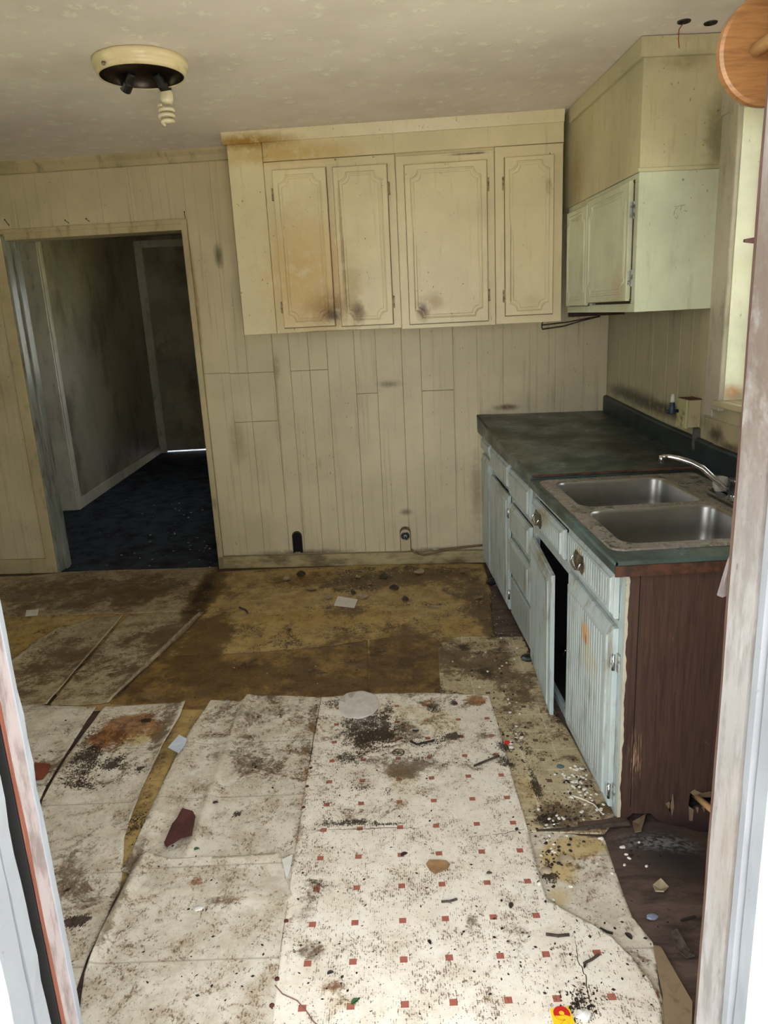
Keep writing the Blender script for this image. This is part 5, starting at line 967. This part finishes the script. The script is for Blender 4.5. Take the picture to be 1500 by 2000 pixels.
# yellow card with a red 9
cd = [flt(*p) for p in ((1074,1972),(1111,1967),(1134,2030),(1090,2036))]; zc = max(top_z(p[0], p[1]) for p in cd)+.001
ce = thing('price_card', 'yellow card with a red number nine at the bottom of the picture', 'card', (cd[0][0]+.02, cd[0][1]-.03, zc))
m = MB(); m.loft([[(p[0],p[1],zc) for p in cd], [(p[0],p[1],zc+.0008) for p in cd]]); m.build('card', M_yellow, ce)
tc = bpy.data.curves.new('nine', 'FONT'); tc.body = '9'; tc.size = .070; tc.extrude = .0004; tc.offset = .0022; tc.align_x = 'CENTER'; tc.align_y = 'CENTER'
to = bpy.data.objects.new('nine', tc); C.objects.link(to); bpy.context.view_layer.update()
nm_ = bpy.data.meshes.new_from_object(to.evaluated_get(bpy.context.evaluated_depsgraph_get())); bpy.data.objects.remove(to)
c9 = flt(1099,1992); nm_.transform(Matrix.Translation((c9[0], c9[1], zc+.0014)) @ Matrix.Rotation(math.radians(-6), 4, 'Z')); nm_.materials.clear(); link('number', nm_, M_red, ce)
rf = random.Random(21)
for k, (px, py) in enumerate(((640,1168),(662,1150),(690,1158),(708,1166),(722,1140),(748,1128),(700,1128),(610,1152),(770,1150),(820,1118),(660,1120),(590,1122),(560,1132),(905,1118),(792,1172),(845,1186),(936,1168))):
    n_ = rf.randint(5, 7); sx, sy = rf.uniform(6, 15), rf.uniform(3, 7); a0_ = rf.random()*6
    P = [(px+math.cos(a0_+2*math.pi*i/n_)*sx*rf.uniform(.5, 1.1), py+math.sin(a0_+2*math.pi*i/n_)*sy*rf.uniform(.5, 1.1)) for i in range(n_)]
    flat(P, None, .0015, 'vinyl_flake', [M_chipw, M_rawwood, M_twig][k % 3], 'torn flake of old flooring in the rubble below the back wall', 'scrap', group='flakes in the rubble below the back wall', bend=.008)
def tear(pts, r):
    q = []
    for i in range(len(pts)-1):
        for k in range(6):
            t_ = k/6; q.append((pts[i][0]+(pts[i+1][0]-pts[i][0])*t_+rf.uniform(-1.5,1.5), pts[i][1]+(pts[i+1][1]-pts[i][1])*t_+rf.uniform(-1,1)))
    q.append(pts[-1]); w = [flt(x, y) for x, y in q]; m = MB(); m.tube([(p[0], p[1], top_z(p[0], p[1])+.0001) for p in w], [r*(.4+.6*math.sin(math.pi*(i+.5)/len(w))) for i in range(len(w))], 5, flat=.35)
    o = m.build('tear', M_crumb); sh_ = [x for x in bpy.data.objects if x.get('label', '').startswith('big cream vinyl')][0]; o.data.transform(Matrix.Translation(-sh_.location)); o.parent = sh_
tear([(1122,1835),(1130,1880),(1143,1905),(1150,1950),(1163,1990)], .0012); tear([(640,1621),(700,1620),(760,1617),(820,1618)], .0012); tear([(960,1630),(985,1628),(1010,1622),(1030,1618)], .0011)
# tack heads down the left edge of the squared sheet
for i, (px, py) in enumerate(((619,1412),(607,1500),(600,1536),(593,1577),(559,1799),(549,1848),(541,1912),(531,1964))):
    p = flt(px, py); z = top_z(p[0], p[1]); m = MB(); m.lathe([(.006,0),(.0055,.0015),(.002,.003)], (p[0], p[1], z), n=10)
    solo(m.build('tack', M_rust), 'rusty tack head along the left edge of the squared sheet', 'tack', 'tacks along the left edge of the squared sheet')
# pellets and droppings, one by one
def pellet_mesh(nm, mt, r, h):
    m = MB(); m.lathe([(r*.55,0),(r,h*.35),(r,h*.65),(r*.55,h)], (0,0,0), n=8); o = m.build(nm, mt, smooth=True); return o
def scatter(proto, spots, lab, cat, group, seed):
    rnd = random.Random(seed); first = True
    for cx, cy, sx, sy, n in spots:
        for k in range(n):
            px, py = rnd.gauss(cx, sx), rnd.gauss(cy, sy); p = flt(px, py)
            if p[0] > BX-.012 and p[1] > BY0-.015: continue
            o = proto if first else proto.copy()
            if not first: C.objects.link(o)
            first = False
            o.location = (p[0], p[1], top_z(p[0], p[1])+.0003); o.rotation_euler = (0, 0, rnd.random()*6.28); s = rnd.uniform(.75, 1.2); o.scale = (s*1.25, s*.9, s)
            tag(o, lab, cat, group)
scatter(pellet_mesh('pellet', M_pellet, .0045, .0045), [(1118,1516,14,10,34),(1128,1540,16,10,18),(1150,1578,34,14,18),(1080,1650,12,12,8),(1080,1602,20,10,10)], 'white bean-sized pellet in the heap spilled before the cabinet doors', 'pellet', 'white pellets before the cabinet', 1)
scatter(pellet_mesh('pellet', M_pellet, .0045, .0045), [(975,1300,25,30,12),(1010,1450,10,14,7),(1000,1380,16,20,6)], 'white pellet scattered along the fronts of the drawers', 'pellet', 'white pellets along the drawers', 2)
scatter(pellet_mesh('pellet', M_pellet, .0050, .0045), [(1225,1660,40,14,6),(1200,1700,60,30,5),(1110,1760,30,30,3)], 'white pellet lying singly near the brown panel', 'pellet', 'white pellets by the brown panel', 3)
scatter(pellet_mesh('dropping', M_seed, .0042, .005), [(1125,1530,22,16,14),(1090,1600,40,16,16),(1230,1655,20,8,6),(1085,1690,16,20,8),(1000,1450,20,14,6),(960,1330,40,30,8),(1130,1640,40,10,5)], 'small dark dropping among the white pellets', 'dropping', 'dark droppings before the cabinet', 4)
def crumbs(nm, mt, spots, smin, smax, lab, seed, zofs=0, surf=top_z, flatn=.4):
    rnd = random.Random(seed); m = MB()
    for cx, cy, sx, sy, n in spots:
        for k in range(n):
            p = flt(rnd.gauss(cx, sx), rnd.gauss(cy, sy)); 
            if (p[0] > BX-.02 and p[1] > BY0-.02) or p[1] > SLOPE*p[0]-.03 and surf is top_z: continue
            s = rnd.uniform(smin, smax); a = rnd.random()*3.14; c_, s_ = math.cos(a)*s, math.sin(a)*s; z = surf(p[0], p[1])+zofs; h = s*rnd.uniform(.2, flatn*2); e = rnd.uniform(.3, .8)
            x, y = p[0], p[1]
            m.add([(x-c_,y-s_,z),(x+s_*e,y-c_*e,z),(x+c_,y+s_,z),(x-s_*e,y+c_*e,z),(x+c_*.2,y-s_*.2,z+h)], [(3,2,1,0),(0,1,4),(1,2,4),(2,3,4),(3,0,4)])
    o = solo(m.build(nm, mt), lab, 'debris'); o['kind'] = 'stuff'
crumbs('plaster_chips', M_chipw, [(735,1112,60,6,130),(700,1140,30,16,90),(690,1165,40,8,50),(830,1185,50,6,60),(850,1112,50,4,50),(860,1180,60,5,50),(640,1160,30,12,30),(930,1150,20,30,40),(975,1200,12,40,50),(560,1130,80,14,25),(960,1320,30,40,40),(1010,1450,20,14,20),(300,1280,160,60,30),(550,1240,200,60,40)], .002, .007, 'pale plaster chips strewn over the floor below the back wall', 11)
crumbs('dirt_crumbs', M_crumb, [(740,1115,90,8,80),(960,1230,20,60,80),(980,1300,30,50,70),(1010,1460,30,24,60),(1110,1540,40,30,70),(1090,1600,50,12,80),(1070,1690,14,30,50),(1130,1960,24,26,110),(1030,1840,60,30,30),(800,1450,80,30,40),(200,1480,60,40,40),(700,1700,200,200,60),(900,1850,250,100,60),(1250,1780,60,80,40),(400,1850,150,100,30),(270,1610,12,40,30),(560,1280,200,60,60)], .0018, .006, 'dark crumbs of dirt scattered over the vinyl sheets', 12)
crumbs('hall_litter', M_white, [(300,1060,90,30,34),(340,985,50,30,12),(380,1075,30,6,8)], .004, .012, 'white flecks of litter on the dark hall floor', 13, zofs=.0, surf=lambda x, y: .003, flatn=.2)
crumbs('sill_dirt', M_crumb, [(1128,1090,20,20,0)], .002, .004, 'x', 14) if False else None
bpy.context.view_layer.update()
